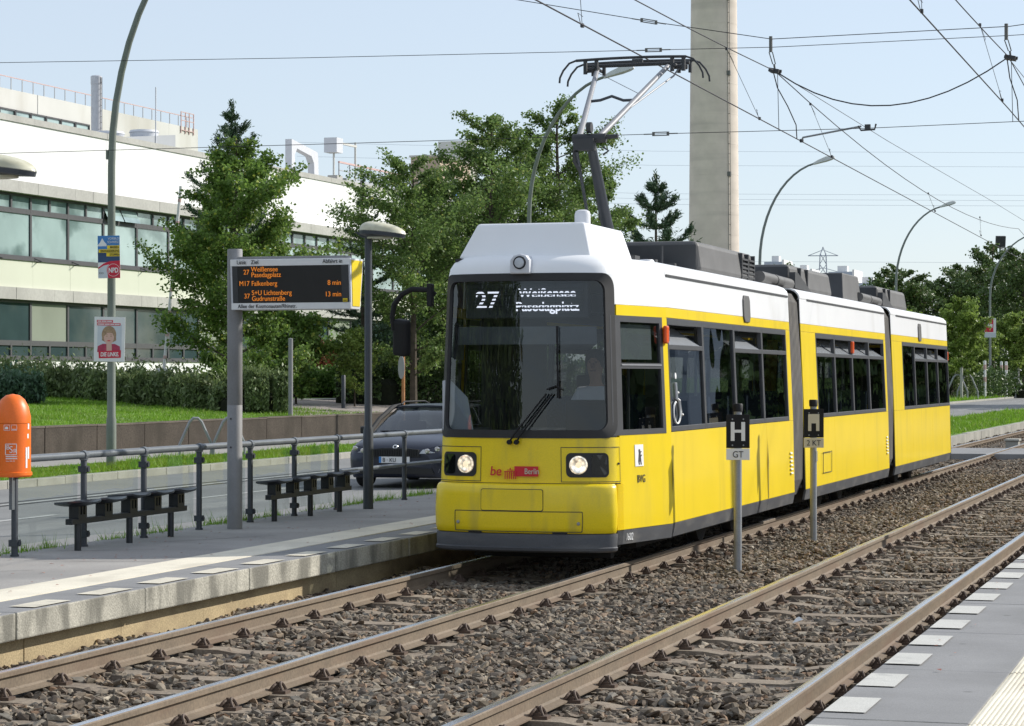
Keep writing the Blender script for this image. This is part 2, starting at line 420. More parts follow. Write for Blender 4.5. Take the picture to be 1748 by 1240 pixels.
M['bld_conc'] = mat('facade concrete', (.44, .43, .40), .85, var=.07, scale=.8, fine=.06, fscale=8, stain=(.3, .29, .27), stain_scale=(.6, .6, .25), stain_amt=.4, pos=True)
M['bld_frame'] = mat('anthracite window frame', (.065, .066, .07), .6, var=.08)
M['hall_conc'] = mat('hall concrete', (.60, .595, .56), .9, var=.05, scale=.3, stain=(.36, .33, .26), stain_scale=(.25, .25, .08), stain_amt=.5, pos=True)
M['corrugated'] = mat('grey sheet', (.38, .40, .42), .6, var=.08, scale=.6)
M['flue'] = mat('flue steel', (.50, .51, .54), .45, metal=.4, var=.06)
M['red_paint'] = mat('faded red paint', (.56, .38, .35), .7, var=.1)
M['rust'] = mat('rust orange', (.42, .19, .07), .85, var=.25, scale=3, stain=(.45, .40, .33), stain_scale=(.8, .8, .5), stain_amt=.7)
M['pane_hi'] = mat('upper pane', (.36, .47, .46), .06, var=.12, scale=.5, spec=1.0, stain=(.10, .16, .15), stain_scale=(.35, .35, .5), stain_amt=.8, stain_lo=.46, stain_hi=.62, pos=True)  # reflected sky and trees are put into this colour and its patches
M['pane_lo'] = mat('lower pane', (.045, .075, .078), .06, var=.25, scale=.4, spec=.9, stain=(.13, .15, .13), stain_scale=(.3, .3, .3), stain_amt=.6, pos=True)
M['barrier'] = mat('barrier white', (.72, .70, .68), .6, var=.06)
M['bark'] = mat('bark', (.085, .068, .05), .95, var=.3, scale=6, bump=.6, bscale=25)
M['leaf_linden'] = leaf_mat('linden leaves', (0.092, 0.160, 0.033), (0.192, 0.302, 0.063), (0.476, 0.494, 0.092))
M['leaf_maple'] = leaf_mat('maple leaves', (0.100, 0.169, 0.044), (0.192, 0.283, 0.077), (0.312, 0.329, 0.092))
M['leaf_far'] = leaf_mat('far leaves', (0.063, 0.106, 0.033), (0.129, 0.192, 0.054), (0.183, 0.156, 0.073), trans=.2)
M['leaf_young'] = leaf_mat('young tree leaves', (0.156, 0.229, 0.047), (0.274, 0.366, 0.083), trans=.35)
M['needle'] = leaf_mat('pine needles', (0.040, 0.083, 0.040), (0.087, 0.143, 0.066), trans=.12)
M['needle_blue'] = leaf_mat('juniper needles', (.06, .115, .065), (.12, .20, .115), trans=.3)
M['hedge'] = leaf_mat('hedge leaves', (.095, .138, .052), (.21, .27, .105), trans=.25)
M['hedge_dark'] = leaf_mat('dark hedge leaves', (0.051, 0.092, 0.029), (0.110, 0.173, 0.047), trans=.15)
M['hedge_green'] = leaf_mat('bright hedge leaves', (.11, .20, .045), (.20, .33, .075))
M['dead'] = leaf_mat('dead brown needles', (0.248, 0.078, 0.046), (0.403, 0.139, 0.078), trans=.1)
M['grass'] = leaf_mat('grass blades', (.12, .235, .018), (.20, .36, .032), (.42, .42, .15), trans=.42)
M['core'] = mat('dark_core', (.022, .026, .012), .95, var=.3)  # solid dark filling, stands in for shade inside the foliage
M['far_grey'] = mat('far facade', (.42, .47, .54), .9, var=.06, scale=.05)  # distance haze put into the pale colours of the far blocks
M['far_white'] = mat('far white facade', (.74, .73, .71), .9, var=.03, scale=.05)
M['far_win'] = mat('far window', (.16, .20, .26), .4, var=.1)
M['pylon'] = mat('pylon steel', (.30, .34, .40), .7, var=.05)
M['wire'] = mat('overhead wire', (.035, .032, .035), .6, metal=.3, var=.1)
M['wire_pale'] = mat('distant line', (.42, .47, .54), .8, var=.02)  # same haze tone put into the colour of the far lines
M['insul'] = mat('insulator grey', (.12, .12, .11), .5, var=.1)
M['edge_cream'] = mat('worn cream paint', (.60, .555, .45), .8, var=.07, scale=3, fine=.14, fscale=120, stain=(.34, .32, .27), stain_scale=(5, 5, 5), stain_amt=.5, stain_lo=.52, stain_hi=.75, pos=True)
def reflector_mat():  # lamp glints painted in: the reflector glows in uneven cells
    m = emit_mat('headlamp reflector', (1.0, .84, .62), .5); nt = m.node_tree; p = nt.nodes['Principled BSDF']
    p.inputs['Metallic'].default_value = 1; p.inputs['Roughness'].default_value = .2; p.inputs['Base Color'].default_value = (.8, .78, .72, 1)
    tc = nt.nodes.new('ShaderNodeTexCoord'); v = nt.nodes.new('ShaderNodeTexVoronoi'); v.inputs['Scale'].default_value = 26
    _lk(nt, tc.outputs['Object'], v.inputs['Vector']); mr = nt.nodes.new('ShaderNodeMapRange'); mr.inputs[1].default_value = .0; mr.inputs[2].default_value = .7; mr.inputs[3].default_value = .75; mr.inputs[4].default_value = .12
    _lk(nt, v.outputs['Distance'], mr.inputs[0]); _lk(nt, mr.outputs[0], p.inputs['Emission Strength']); return m
M['reflector'] = reflector_mat()
M['pane_cur'] = mat('curtained pane', (.30, .33, .27), .08, var=.1, scale=.4, spec=.8, pos=True)
# ------------------------------------------------------------------ ground, road, platforms
def lawn_z(x): return 0.70 + max(0.0, -25.4 - x) * 0.043 if x > -48 else 1.672
def sheet(name, x0, x1, y0, y1, z, m, parent=None):
    return MB().poly([(x0, y0, z), (x1, y0, z), (x1, y1, z), (x0, y1, z)]).build(name, M[m], parent)
struct(sheet('ground', -3000, 3000, -1500, 4500, -0.42, 'ground'))
road = struct(sheet('road', -19.27, -11.85, -20, 420, 0.0, 'road'))
def roadmark(x0, x1, y0, y1, m='roadpaint', z=.004): sheet('lane_marking', x0, x1, y0, y1, z, m, road)
for k in range(24): roadmark(-15.10, -14.98, 24.0 + k * 9.0, 28.6 + k * 9.0)
for k in range(40): roadmark(-16.95, -16.85, 20.0 + k * 9.0, 28.9 + k * 9.0)
sheet('dark_line', -16.80, -16.70, 10, 160, .004, 'blackish', road)  # plain dark lines flanking the white one
sheet('dark_line', -17.20, -17.10, 10, 160, .004, 'blackish', road)
roadmark(-12.14, -12.02, 5, 400)
# far kerb, verge, path
kerb = MB().box(-19.45, -19.27, -10, 9.99, -.3, .13).build('kerb', M['kerb']); struct(kerb)
kst = MB().box(-.09, .09, .006, .994, -.3, .13).mesh('kerb_stone', M['kerb'])
_k0 = bpy.data.objects.new('kerb_stone', kst); COL.objects.link(_k0); _k0.parent = kerb; _k0.location = (-19.36, 10, 0)
_md = _k0.modifiers.new('bevel', 'BEVEL'); _md.width = .012; _md.segments = 2
for k in range(1, 120): inst(_k0, kerb, (-19.36 + rng.uniform(-.004, .004), 10 + k, rng.uniform(-.006, .006)))
MB().box(-19.45, -19.27, 130, 400, -.3, .13).build('kerb_run', M['kerb'], kerb)
struct(sheet('verge', -21.5, -19.45, -10, 420, .125, 'lawn'))
struct(sheet('footpath', -25.22, -21.5, -10, 112, .14, 'pave'))
struct(sheet('verge', -25.22, -21.5, 112, 420, .14, 'lawn'))
lw = MB().grid([[(x, y, lawn_z(x)) for x in (-25.42, -30, -36, -42, -48, -300)] for y in (-10, 40, 80, 120, 200, 420)])
struct(lw.build('lawn', M['lawn']))
dv = [(-25.42, 61.9), (-25.42, 112), (-30.5, 112), (-31.0, 88.5), (-32.54, 86.87), (-32.5, 79.63)]
struct(MB().poly([(x, y, lawn_z(x) + .012) for x, y in dv]).build('driveway', M['drive']))
ek = [(-32.62, 79.0), (-32.5, 87.1), (-31.9, 87.1), (-32.0, 79.2)]
struct(MB().poly([(x, y, lawn_z(x) + .03) for x, y in ek]).build('driveway_edge', M['kerb']))
# strip between platform and road, grass strip past the platform end
struct(MB().box(-11.86, -10.75, -12, 52, -.3, .05).build('gutter_strip', M['kerb']))
gs = MB().box(-11.86, -8.32, 52.0, 420, -.4, .10).build('median_strip', M['lawn']); struct(gs)
mk = MB().box(-8.32, -8.14, 52.0, 53.99, -.4, .10).build('track_kerb', M['kerb']); struct(mk)
ks2 = MB().box(-.09, .09, .008, 1.992, -.4, .10).mesh('kerb_stone', M['kerb'])
_k1 = bpy.data.objects.new('kerb_stone', ks2); COL.objects.link(_k1); _k1.parent = mk; _k1.location = (-8.23, 54, 0)
for k in range(1, 60): inst(_k1, mk, (-8.23 + rng.uniform(-.006, .006), 54 + 2 * k, rng.uniform(-.008, .008)))

# ---- platform beside the tram
lp = MB().box(-10.75, -8.974, -12, 52, -.4, .22).build('platform', M['asphalt']); struct(lp)
gst = MB().box(-8.97, -8.505, 6, 52, -.4, .222).build('guide_strip', M['tactile'], lp)
es = MB().box(-.25, .25, .007, 1.993, -.095, .095).mesh('edge_slab', [M['slab'], M['slab_face']])
for p in es.polygons:
    if p.normal.z < .5: p.material_index = 1
_e0 = bpy.data.objects.new('edge_slab', es); COL.objects.link(_e0); _e0.parent = lp; _e0.location = (-8.25, 6.66, .125)
_md = _e0.modifiers.new('bevel', 'BEVEL'); _md.width = .012; _md.segments = 2
for k in range(1, 23): inst(_e0, lp, (-8.25 + rng.uniform(-.006, .006), 6.66 + 2 * k, .125 + rng.uniform(-.003, .003)))
wp = MB().box(-.4, 0, .003, 1.497, -.5, .028).mesh('wall_panel', M['wall_tan'])
_w0 = bpy.data.objects.new('wall_panel', wp); COL.objects.link(_w0); _w0.parent = lp; _w0.location = (-8.13, 6, 0)
for k in range(1, 31): inst(_w0, lp, (-8.13 + rng.uniform(-.004, .004), 6 + 1.5 * k, 0))
mkm = MB().poly([(-.1, 0, 0), (.1, 0, 0), (.1, .54, 0), (-.1, .54, 0)]).mesh('edge_mark', M['edge_cream'])
_m0 = bpy.data.objects.new('edge_mark', mkm); COL.objects.link(_m0); _m0.parent = lp; _m0.location = (-8.13, 7.97, .226)
for k in range(1, 44): inst(_m0, lp, (-8.13, 7.97 + k, .226))

# ---- platform under the photographer
rp = MB().box(-.846, 13, -40, 130, -.4, .218).build('platform', M['slab']); struct(rp)
rs = MB().box(-.36, .36, .005, 1.995, -.095, .095).mesh('edge_slab', [M['slab'], M['slab_face']])
for p in rs.polygons:
    if p.normal.z < .5: p.material_index = 1
_e1 = bpy.data.objects.new('edge_slab', rs); COL.objects.link(_e1); _e1.parent = rp; _e1.location = (-1.59, 7.24, .125)
_md = _e1.modifiers.new('bevel', 'BEVEL'); _md.width = .008; _md.segments = 2
for k in range(1, 48): inst(_e1, rp, (-1.59, 7.24 + 2 * k, .125 + rng.uniform(-.0025, .0025)))
tb = MB(); tb.box(-.19, .19, .005, .995, -.095, .089)
nr_ = 15
for i in range(nr_):
    x = -.18 + .36 * (i + .5) / nr_
    tb.prism([(x - .009, .089), (x - .005, .095), (x + .005, .095), (x + .009, .089)], .006, .994)
tbm = tb.mesh('tactile_slab', M['tactile'])
_t0 = bpy.data.objects.new('tactile_slab', tbm); COL.objects.link(_t0); _t0.parent = rp; _t0.location = (-1.038, 7.24, .127)
for k in range(1, 60): inst(_t0, rp, (-1.038, 7.24 + k, .127 + rng.uniform(-.002, .002)))
_m1 = bpy.data.objects.new('edge_mark', MB().poly([(-.1, 0, 0), (.1, 0, 0), (.1, .54, 0), (-.1, .54, 0)]).mesh('edge_mark', M['paint']))
COL.objects.link(_m1); _m1.parent = rp; _m1.location = (-1.835, 7.42, .226)
for k in range(1, 60): inst(_m1, rp, (-1.835 + rng.uniform(-.004, .004), 7.42 + k, .226))
MB().box(-1.9, -1.2, -8, 120, -.4, .028).build('platform_footing', M['slab_face'], rp)

for x, y, w, l, rz in ((-9.7, 21.9, .010, 1.5, .5), (-10.1, 20.1, .008, 1.1, 1.1), (-9.6, 25.6, .012, 1.3, 1.3), (-9.9, 17.6, .008, .9, .8), (-9.3, 27.5, .010, 1.6, 1.4), (-9.5, 18.9, .007, 1.2, 1.35)):
    o = MB().poly([(-w / 2, -l / 2, 0), (w / 2, -l / 2 + .1, 0), (w * .8, 0, 0), (w / 2, l / 2, 0), (-w / 2, l / 2 - .1, 0), (-w, .05, 0)]).build('crack', M['blackish'], lp, (x, y, .2235), (0, 0, -rz))
# ------------------------------------------------------------------ tracks
bed = struct(sheet('track_bed', -8.2, -1.7, -5, 420, -.19, 'ballast_bed'))
RAIL = [(-.0645, -.150), (.0645, -.150), (.0645, -.141), (.02, -.128), (.008, -.115), (.008, -.048), (.0335, -.036), (.0335, -.008), (.026, -.0015), (.012, 0),
        (-.012, 0), (-.026, -.0015), (-.0335, -.008), (-.0335, -.036), (-.008, -.048), (-.008, -.115), (-.02, -.128), (-.0645, -.141)]
def sleeper_mb():
    mb = MB()
    # top sags a little between the rail seats, ends square
    xs = [-1.19, -1.185, -.62, -.5, -.36, .36, .5, .62, 1.185, 1.19]
    zs = [-.165, -.152, -.152, -.153, -.172, -.172, -.153, -.152, -.152, -.165]
    rows = []
    for x, z in zip(xs, zs): rows.append([(x, -.125, -.3), (x, -.105, z), (x, .105, z), (x, .125, -.3)])
    mb.grid(rows); mb.poly(rows[0]); mb.poly(rows[-1][::-1]); return mb
def clip_mb():
    mb = MB()
    mb.box(-.075, .085, -.06, .06, -.152, -.128)               # rib plate
    for x0, yo, r, h in ((-.045, -.012, .058, .050), (.045, .022, .046, .062)):   # two spring loops leaning against the bolt
        pts = []
        for k in range(10):
            a = math.pi * (k / 9)
            pts.append((x0 + .030 * math.sin(a) * (1 if x0 < 0 else -1), yo + r * math.cos(a), -.132 + h * math.sin(a)))
        mb.tube(pts, .0125, 6)
    mb.box(-.05, .03, -.045, .045, -.128, -.108)
    mb.lathe([(.022, -.11), (.022, -.086), (.013, -.084), (.013, -.062)], 6, (-.005, .0, 0))
    return mb
SL = sleeper_mb().mesh('sleeper', M['sleeper']); CL = clip_mb().mesh('rail_clip', M['clip'])
for v in CL.vertices: v.co.x *= .80; v.co.y *= .72; v.co.z = -.15 + (v.co.z + .15) * .80
def track(cx, y0, dy, label):
    t = thing('railway_track', label, 'railway track', (cx, 0, 0), 0, 'the two tram tracks')
    for s in (-1, 1):
        mb = MB(); n = len(RAIL)
        for i in range(n):
            a, b = RAIL[i], RAIL[(i + 1) % n]
            mb.cur = 1 if min(a[1], b[1]) > -.004 else 0
            mb.add([(a[0], 2, a[1]), (b[0], 2, b[1]), (b[0], 420, b[1]), (a[0], 420, a[1])], [(0, 1, 2, 3)])
        mb.build('rail', [M['rail_web'], M['rail_top']], t, (s * .7525, 0, 0))
    for k in range(72):
        y = y0 + k * dy
        so = bpy.data.objects.new('sleeper', SL); COL.objects.link(so); so.parent = t
        so.location = (rng.uniform(-.015, .015), y + rng.uniform(-.015, .015), rng.uniform(-.006, 0)); so.rotation_euler = (0, 0, rng.uniform(-.008, .008))
        if k == 0:
            so.modifiers.new('bevel', 'BEVEL').width = .008
        for q, (x, r) in enumerate(((-.7525 + .085, 0), (-.7525 - .085, math.pi), (.7525 + .085, 0), (.7525 - .085, math.pi))):
            c = bpy.data.objects.new('rail_clip', CL); COL.objects.link(c); c.parent = so; c.location = (x, 0, 0); c.rotation_euler = (0, 0, r)
    far = MB()
    for k in range(72, 300):
        y = y0 + k * dy
        far.box(-1.19, 1.19, y - .11, y + .11, -.3, -.155)
        for x in (-.84, .84, -.67, .67): far.box(x - .05, x + .05, y - .05, y + .05, -.155, -.09)
    stuff(far.build('sleeper', M['sleeper'], t))
    return t
track(-6.6155, 10.24, .737, 'tram track that the yellow tram stands on, beside the far platform')
track(-3.25, 9.57, .75, 'empty tram track beside the near platform edge')

# ---- ballast stones (nobody could count them)
def stone_mesh(seed):
    r = random.Random(seed); bm = bmesh.new()
    ax = (r.uniform(.52, .72), r.uniform(.34, .54), r.uniform(.18, .34))
    for _ in range(r.randint(9, 13)):
        v = Vector((r.gauss(0, 1), r.gauss(0, 1), r.gauss(0, 1))).normalized() * r.uniform(.85, 1.1)
        bm.verts.new((v.x * ax[0], v.y * ax[1], v.z * ax[2]))
    h = bmesh.ops.convex_hull(bm, input=bm.verts)
    bmesh.ops.delete(bm, geom=[g for g in h['geom_interior'] if isinstance(g, bmesh.types.BMVert)], context='VERTS')
    me = bpy.data.meshes.new('stone'); bm.to_mesh(me); bm.free(); return me
def stone_mat():
    m = bpy.data.materials.new('ballast stone'); m.use_nodes = True; nt = m.node_tree; p = nt.nodes['Principled BSDF']; p.inputs['Roughness'].default_value = .85
    oi = nt.nodes.new('ShaderNodeObjectInfo'); cr = nt.nodes.new('ShaderNodeValToRGB')
    cols = [(0, (.080, .060, .043)), (.2, (.13, .10, .072)), (.4, (.185, .148, .107)), (.55, (.235, .192, .138)), (.7, (.16, .146, .122)), (.82, (.27, .20, .13)), (.93, (.19, .115, .068)), (1, (.38, .335, .26))]
    e = cr.color_ramp.elements
    e[0].position, e[0].color = cols[0][0], (*cols[0][1], 1); e[1].position, e[1].color = cols[-1][0], (*cols[-1][1], 1)
    for pos, c in cols[1:-1]: x = e.new(pos); x.color = (*c, 1)
    _lk(nt, oi.outputs['Random'], cr.inputs[0])
    tc = nt.nodes.new('ShaderNodeTexCoord'); n = nt.nodes.new('ShaderNodeTexNoise'); n.inputs['Scale'].default_value = 5; n.inputs['Detail'].default_value = 5
    _lk(nt, tc.outputs['Object'], n.inputs['Vector'])
    mr = nt.nodes.new('ShaderNodeMapRange'); mr.inputs[1].default_value = .3; mr.inputs[2].default_value = .7; mr.inputs[3].default_value = .7; mr.inputs[4].default_value = 1.25
    _lk(nt, n.outputs['Fac'], mr.inputs[0])
    mu = nt.nodes.new('ShaderNodeMix'); mu.data_type = 'RGBA'; mu.blend_type = 'MULTIPLY'; mu.inputs[0].default_value = 1
    _lk(nt, cr.outputs[0], mu.inputs[6]); _lk(nt, mr.outputs[0], mu.inputs[7]); _lk(nt, mu.outputs[2], p.inputs['Base Color'])
    return m
M['stone'] = stone_mat()
stone_col = bpy.data.collections.new('stone_kinds')
for i in range(12):
    me = stone_mesh(100 + i); me.materials.append(M['stone'])
    stone_col.objects.link(bpy.data.objects.new('stone_%d' % i, me))
def scatter(name, P, rot, scl, idx):
    me = bpy.data.meshes.new(name); me.vertices.add(len(P)); me.vertices.foreach_set('co', P.astype(np.float32).ravel())
    for an, ty, ar, key in (('rot', 'FLOAT_VECTOR', rot, 'vector'), ('scl', 'FLOAT', scl, 'value'), ('idx', 'INT', idx, 'value')):
        at = me.attributes.new(an, ty, 'POINT'); at.data.foreach_set(key, np.ascontiguousarray(ar, dtype=np.int32 if ty == 'INT' else np.float32).ravel())
    o = bpy.data.objects.new(name, me); COL.objects.link(o)
    ng = bpy.data.node_groups.new(name, 'GeometryNodeTree')
    ng.interface.new_socket('Geometry', in_out='INPUT', socket_type='NodeSocketGeometry'); ng.interface.new_socket('Geometry', in_out='OUTPUT', socket_type='NodeSocketGeometry')
    N = ng.nodes.new; gi = N('NodeGroupInput'); go = N('NodeGroupOutput'); ip = N('GeometryNodeInstanceOnPoints'); ci = N('GeometryNodeCollectionInfo')
    ci.inputs['Collection'].default_value = stone_col; ci.inputs['Separate Children'].default_value = True; ci.inputs['Reset Children'].default_value = True
    def att(n_, t_):
        a = N('GeometryNodeInputNamedAttribute'); a.data_type = t_; a.inputs['Name'].default_value = n_; return a.outputs['Attribute']
    L = ng.links.new
    L(gi.outputs[0], ip.inputs['Points']); L(ci.outputs[0], ip.inputs['Instance']); ip.inputs['Pick Instance'].default_value = True
    L(att('idx', 'INT'), ip.inputs['Instance Index']); L(att('rot', 'FLOAT_VECTOR'), ip.inputs['Rotation']); L(att('scl', 'FLOAT'), ip.inputs['Scale']); L(ip.outputs[0], go.inputs[0])
    md = o.modifiers.new('scatter', 'NODES'); md.node_group = ng
    return o
def stones():
    out = []
    for y0, y1, dens, smin, smax in ((10.5, 22, 600, .036, .115), (22, 36, 470, .040, .105), (36, 62, 270, .05, .11), (62, 125, 90, .07, .13)):
        n = int((y1 - y0) * 6.1 * dens)
        x = nrng.uniform(-8.12, -1.98, n); y = nrng.uniform(y0, y1, n)
        s = smin + (smax - smin) * nrng.beta(1.6, 2.6, n)
        out.append(np.stack([x, y, s], 1))
    A = np.concatenate(out); x, y, s = A.T
    keep = np.ones(len(A), bool); h = np.full(len(A), -.176)
    h += .014 * np.sin(x * 3.1 + y * 1.7) + .012 * np.sin(y * 2.9 - x * 1.3) + nrng.normal(0, .011, len(A))
    for cx, yy0, dy in ((-6.6155, 10.24, .737), (-3.25, 9.57, .75)):
        dx = np.abs(x - cx); ph = (y - yy0 + dy / 2) % dy - dy / 2
        on_sl = (dx < 1.17) & (np.abs(ph) < .125)
        keep &= ~(on_sl & (nrng.uniform(size=len(A)) > .022 + .06 * (dx > 1.0)))
        keep &= ~((np.abs(dx - .7525) < .085))
        keep &= ~((np.abs(dx - .7525) < .17) & (np.abs(ph) < .1))
        inside = dx < .67
        h = np.where(inside, h - .006, h)
        h = np.where(on_sl, h + .035, h)
    mid = np.abs(x + 4.93) < .62
    h = np.where(mid, h + .025, h)
    A = A[keep]; h = h[keep]
    P = np.stack([A[:, 0], A[:, 1], h], 1); n = len(P)
    rot = nrng.uniform(-math.pi, math.pi, (n, 3)); rot[:, :2] *= .16
    return stuff(scatter('ballast', P, rot, A[:, 2], nrng.integers(0, 12, n)))
stones()
# ------------------------------------------------------------------ the tram
TX, TY = -6.615, 21.9
tram = thing('tram', 'yellow and white articulated tram with its pantograph raised', 'tram', (TX, TY, 0))
def hw(z): return 1.15 - .043 * (z - .45) if z >= .45 else 1.15 - (.45 - z) * .18
_cp = [(0, 0), (.30, .012), (.56, .055), (.73, .115), (.835, .185), (.895, .27), (.922, .37), (.95, .50), (1.05, 1.0), (1.15, 1.5)]
def _cat(P, n=14):
    P = [Vector((-P[1][0], P[1][1]))] + [Vector(p) for p in P] + [Vector((1.25, 2.0))]
    out = []
    for i in range(1, len(P) - 2):
        a, b, c, d = P[i - 1:i + 3]
        for k in range(n):
            t = k / n
            out.append(.5 * ((2 * b) + (c - a) * t + (2 * a - 5 * b + 4 * c - d) * t * t + (3 * b - a - 3 * c + d) * t ** 3))
    out.append(P[-2]); return out
_pl = _cat(_cp); _cum = [0.0]
for a, b in zip(_pl, _pl[1:]): _cum.append(_cum[-1] + (b - a).length)
SEND = _cum[-1]
def plan(s):
    a = min(max(abs(s), 0), SEND); i = 0
    while i < len(_cum) - 2 and _cum[i + 1] < a: i += 1
    f = (a - _cum[i]) / (_cum[i + 1] - _cum[i]); p = _pl[i].lerp(_pl[i + 1], f); d = (_pl[i + 1] - _pl[i]).normalized()
    n = Vector((d.y, -d.x)); sg = 1 if s >= 0 else -1
    return p.x * sg, p.y, n.x * sg, n.y
def FM(s, z, off=0.0, rear=False):
    x, y, nx, ny = plan(s)
    k = hw(z) / 1.15 if z >= .45 else 1 - (.45 - z) * .10
    w = max(0.0, 1 - y / 1.2)
    yy = y + w * .05 * max(0, z - 1.15) / 1.6
    X, Y = x * k + nx * off, yy + ny * off
    return (X, 26.5 - Y if rear else Y, z)
def lin(a, b, n): return [a + (b - a) * i / (n - 1) for i in range(n)]
def patch(mb, s0, s1, z0, z1, off=0.0, ns=None, nz=2, rear=False):
    ns = ns or max(2, int(abs(s1 - s0) / .06) + 2)
    return mb.grid([[FM(s, z, off, rear) for s in lin(s0, s1, ns)] for z in lin(z0, z1, nz)])
def rrect(s0, s1, z0, z1, r, nc=6, ne=10):
    pts = []
    for (cx, cz, a0), (nx_, nz_) in zip(((s1 - r, z1 - r, 0), (s0 + r, z1 - r, 90), (s0 + r, z0 + r, 180), (s1 - r, z0 + r, 270)), ((s0 + r, z1), (s0, z0 + r), (s1 - r, z0), (s1, z1 - r))):
        for k in range(nc + 1):
            a = R(a0 + 90 * k / nc); pts.append((cx + r * math.cos(a), cz + r * math.sin(a)))
        e = pts[-1]
        for k in range(1, ne): pts.append((e[0] + (nx_ - e[0]) * k / ne, e[1] + (nz_ - e[1]) * k / ne))
    return pts
def ring(mb, A, B, off=0.0):
    n = len(A); vs = [FM(*p, off) for p in A] + [FM(*p, off) for p in B]
    return mb.add(vs, [(i, (i + 1) % n, n + (i + 1) % n, n + i) for i in range(n)])
def fillp(mb, A, off=0.0, rings=5):
    c = (sum(p[0] for p in A) / len(A), sum(p[1] for p in A) / len(A)); n = len(A)
    vs = []; fs = []
    for j in range(rings):
        k = 1 - j / rings
        vs += [FM(c[0] + (p[0] - c[0]) * k, c[1] + (p[1] - c[1]) * k, off) for p in A]
    vs.append(FM(*c, off))
    for j in range(rings - 1): fs += [(j * n + i, j * n + (i + 1) % n, (j + 1) * n + (i + 1) % n, (j + 1) * n + i) for i in range(n)]
    fs += [((rings - 1) * n + i, (rings - 1) * n + (i + 1) % n, rings * n) for i in range(n)]
    return mb.add(vs, fs)
MT = {'y': M['tram_yellow'], 'fy': M['tram_front_yellow'], 'w': M['tram_white'], 'g': M['tram_grey'], 'f': M['tram_frame'], 'k': M['black_rub']}
SC = 1.045     # where the rounded corner meets the cab side
# cab shell
MB.REF = (0, 3, 1.6)
mb = MB(); patch(mb, -SC, SC, .812, 1.245)
front = mb.build('front_panel', MT['fy'], tram, smooth=True, solid=.03)
for sg in (1, -1):
    mb = MB(); patch(mb, sg * (SC + .004), sg * SEND, .362, 1.262, nz=3); patch(mb, sg * 2.125, sg * SEND, 1.262, 2.41, nz=3); patch(mb, sg * (SC + .004), sg * SEND, 2.405, 2.512, nz=2)
    mb.build('cab_side_panel', MT['y'], tram, smooth=True, solid=.03)
    mb = MB(); patch(mb, sg * 1.10, sg * SEND, .222, .358, nz=3)
    mb.build('cab_skirt', MT['g'], tram, smooth=True, solid=.03)
# white cab top and rounded roof edge
mb = MB()
for sg in (1, -1): patch(mb, sg * .90, sg * SEND, 2.514, 2.80, nz=2)
rows = []
RF = [(2.80, 0), (2.865, -.012), (2.922, -.047), (2.964, -.10), (2.986, -.158), (2.992, -.22)]
RS = [(2.80, 0), (2.852, .002), (2.90, -.012), (2.945, -.055), (2.975, -.13), (2.992, -.35)]
def roofpt(s, i):
    w = min(1, max(0, (abs(s) - 1.0) / .7)); w = w * w * (3 - 2 * w); a, b = RF[i], RS[i]
    return FM(s, a[0] * (1 - w) + b[0] * w, a[1] * (1 - w) + b[1] * w)
for i in range(6): rows.append([roofpt(s, i) for s in lin(-SEND, SEND, 101)])
mb.grid(rows)
top = rows[-1]; half = len(top) // 2
mb.grid([[tuple(Vector(top[half - i]).lerp(Vector(top[half + i]), t)) for t in (0, .25, .5, .75, 1)] for i in range(1, half + 1)])
mb.build('cab_roof', MT['w'], tram, smooth=True)
# windscreen: black surround, glass, cab side windows
mb = MB(); OUT = rrect(-1.0, 1.0, 1.238, 2.808, .15); INN = rrect(-.875, .875, 1.315, 2.735, .10)
ring(mb, OUT, INN, .010)
mb.build('windscreen_surround', MT['k'], tram, smooth=True, solid=.04)
mb = MB(); fillp(mb, rrect(-.90, .90, 1.29, 2.76, .11), -.012, 6)
wsc = mb.build('windscreen', M['wind_glass'], tram, smooth=True)
for sg in (1, -1):
    mb = MB(); patch(mb, sg * .93, sg * 1.12, 1.262, 2.41, .004, nz=4)
    for z0, z1 in ((1.262, 1.315), (2.35, 2.41), (1.90, 1.955)): patch(mb, sg * 1.12, sg * 2.125, z0, z1, .004)
    patch(mb, sg * 2.055, sg * 2.125, 1.315, 2.35, .004)
    cw = mb.build('cab_window', MT['f'], tram, smooth=True, solid=.03)
    mb = MB(); patch(mb, sg * 1.12, sg * 2.06, 1.31, 1.905, -.015)
    mb.build('pane', M['tram_glass'], cw, smooth=True)
    mb = MB(); patch(mb, sg * 1.12, sg * 2.06, 1.95, 2.355, -.015)
    mb.build('pane', M['tram_glass'], cw, smooth=True)
    mb = MB(); patch(mb, sg * 1.2, sg * 1.98, 1.99, 2.33, -.06); mb.build('sun_blind', M['hopper'], cw, smooth=True)
    mb = MB(); patch(mb, sg * 1.12, sg * 2.06, 1.93, 1.942, .012); mb.build('guide_rail', M['alu'], cw)
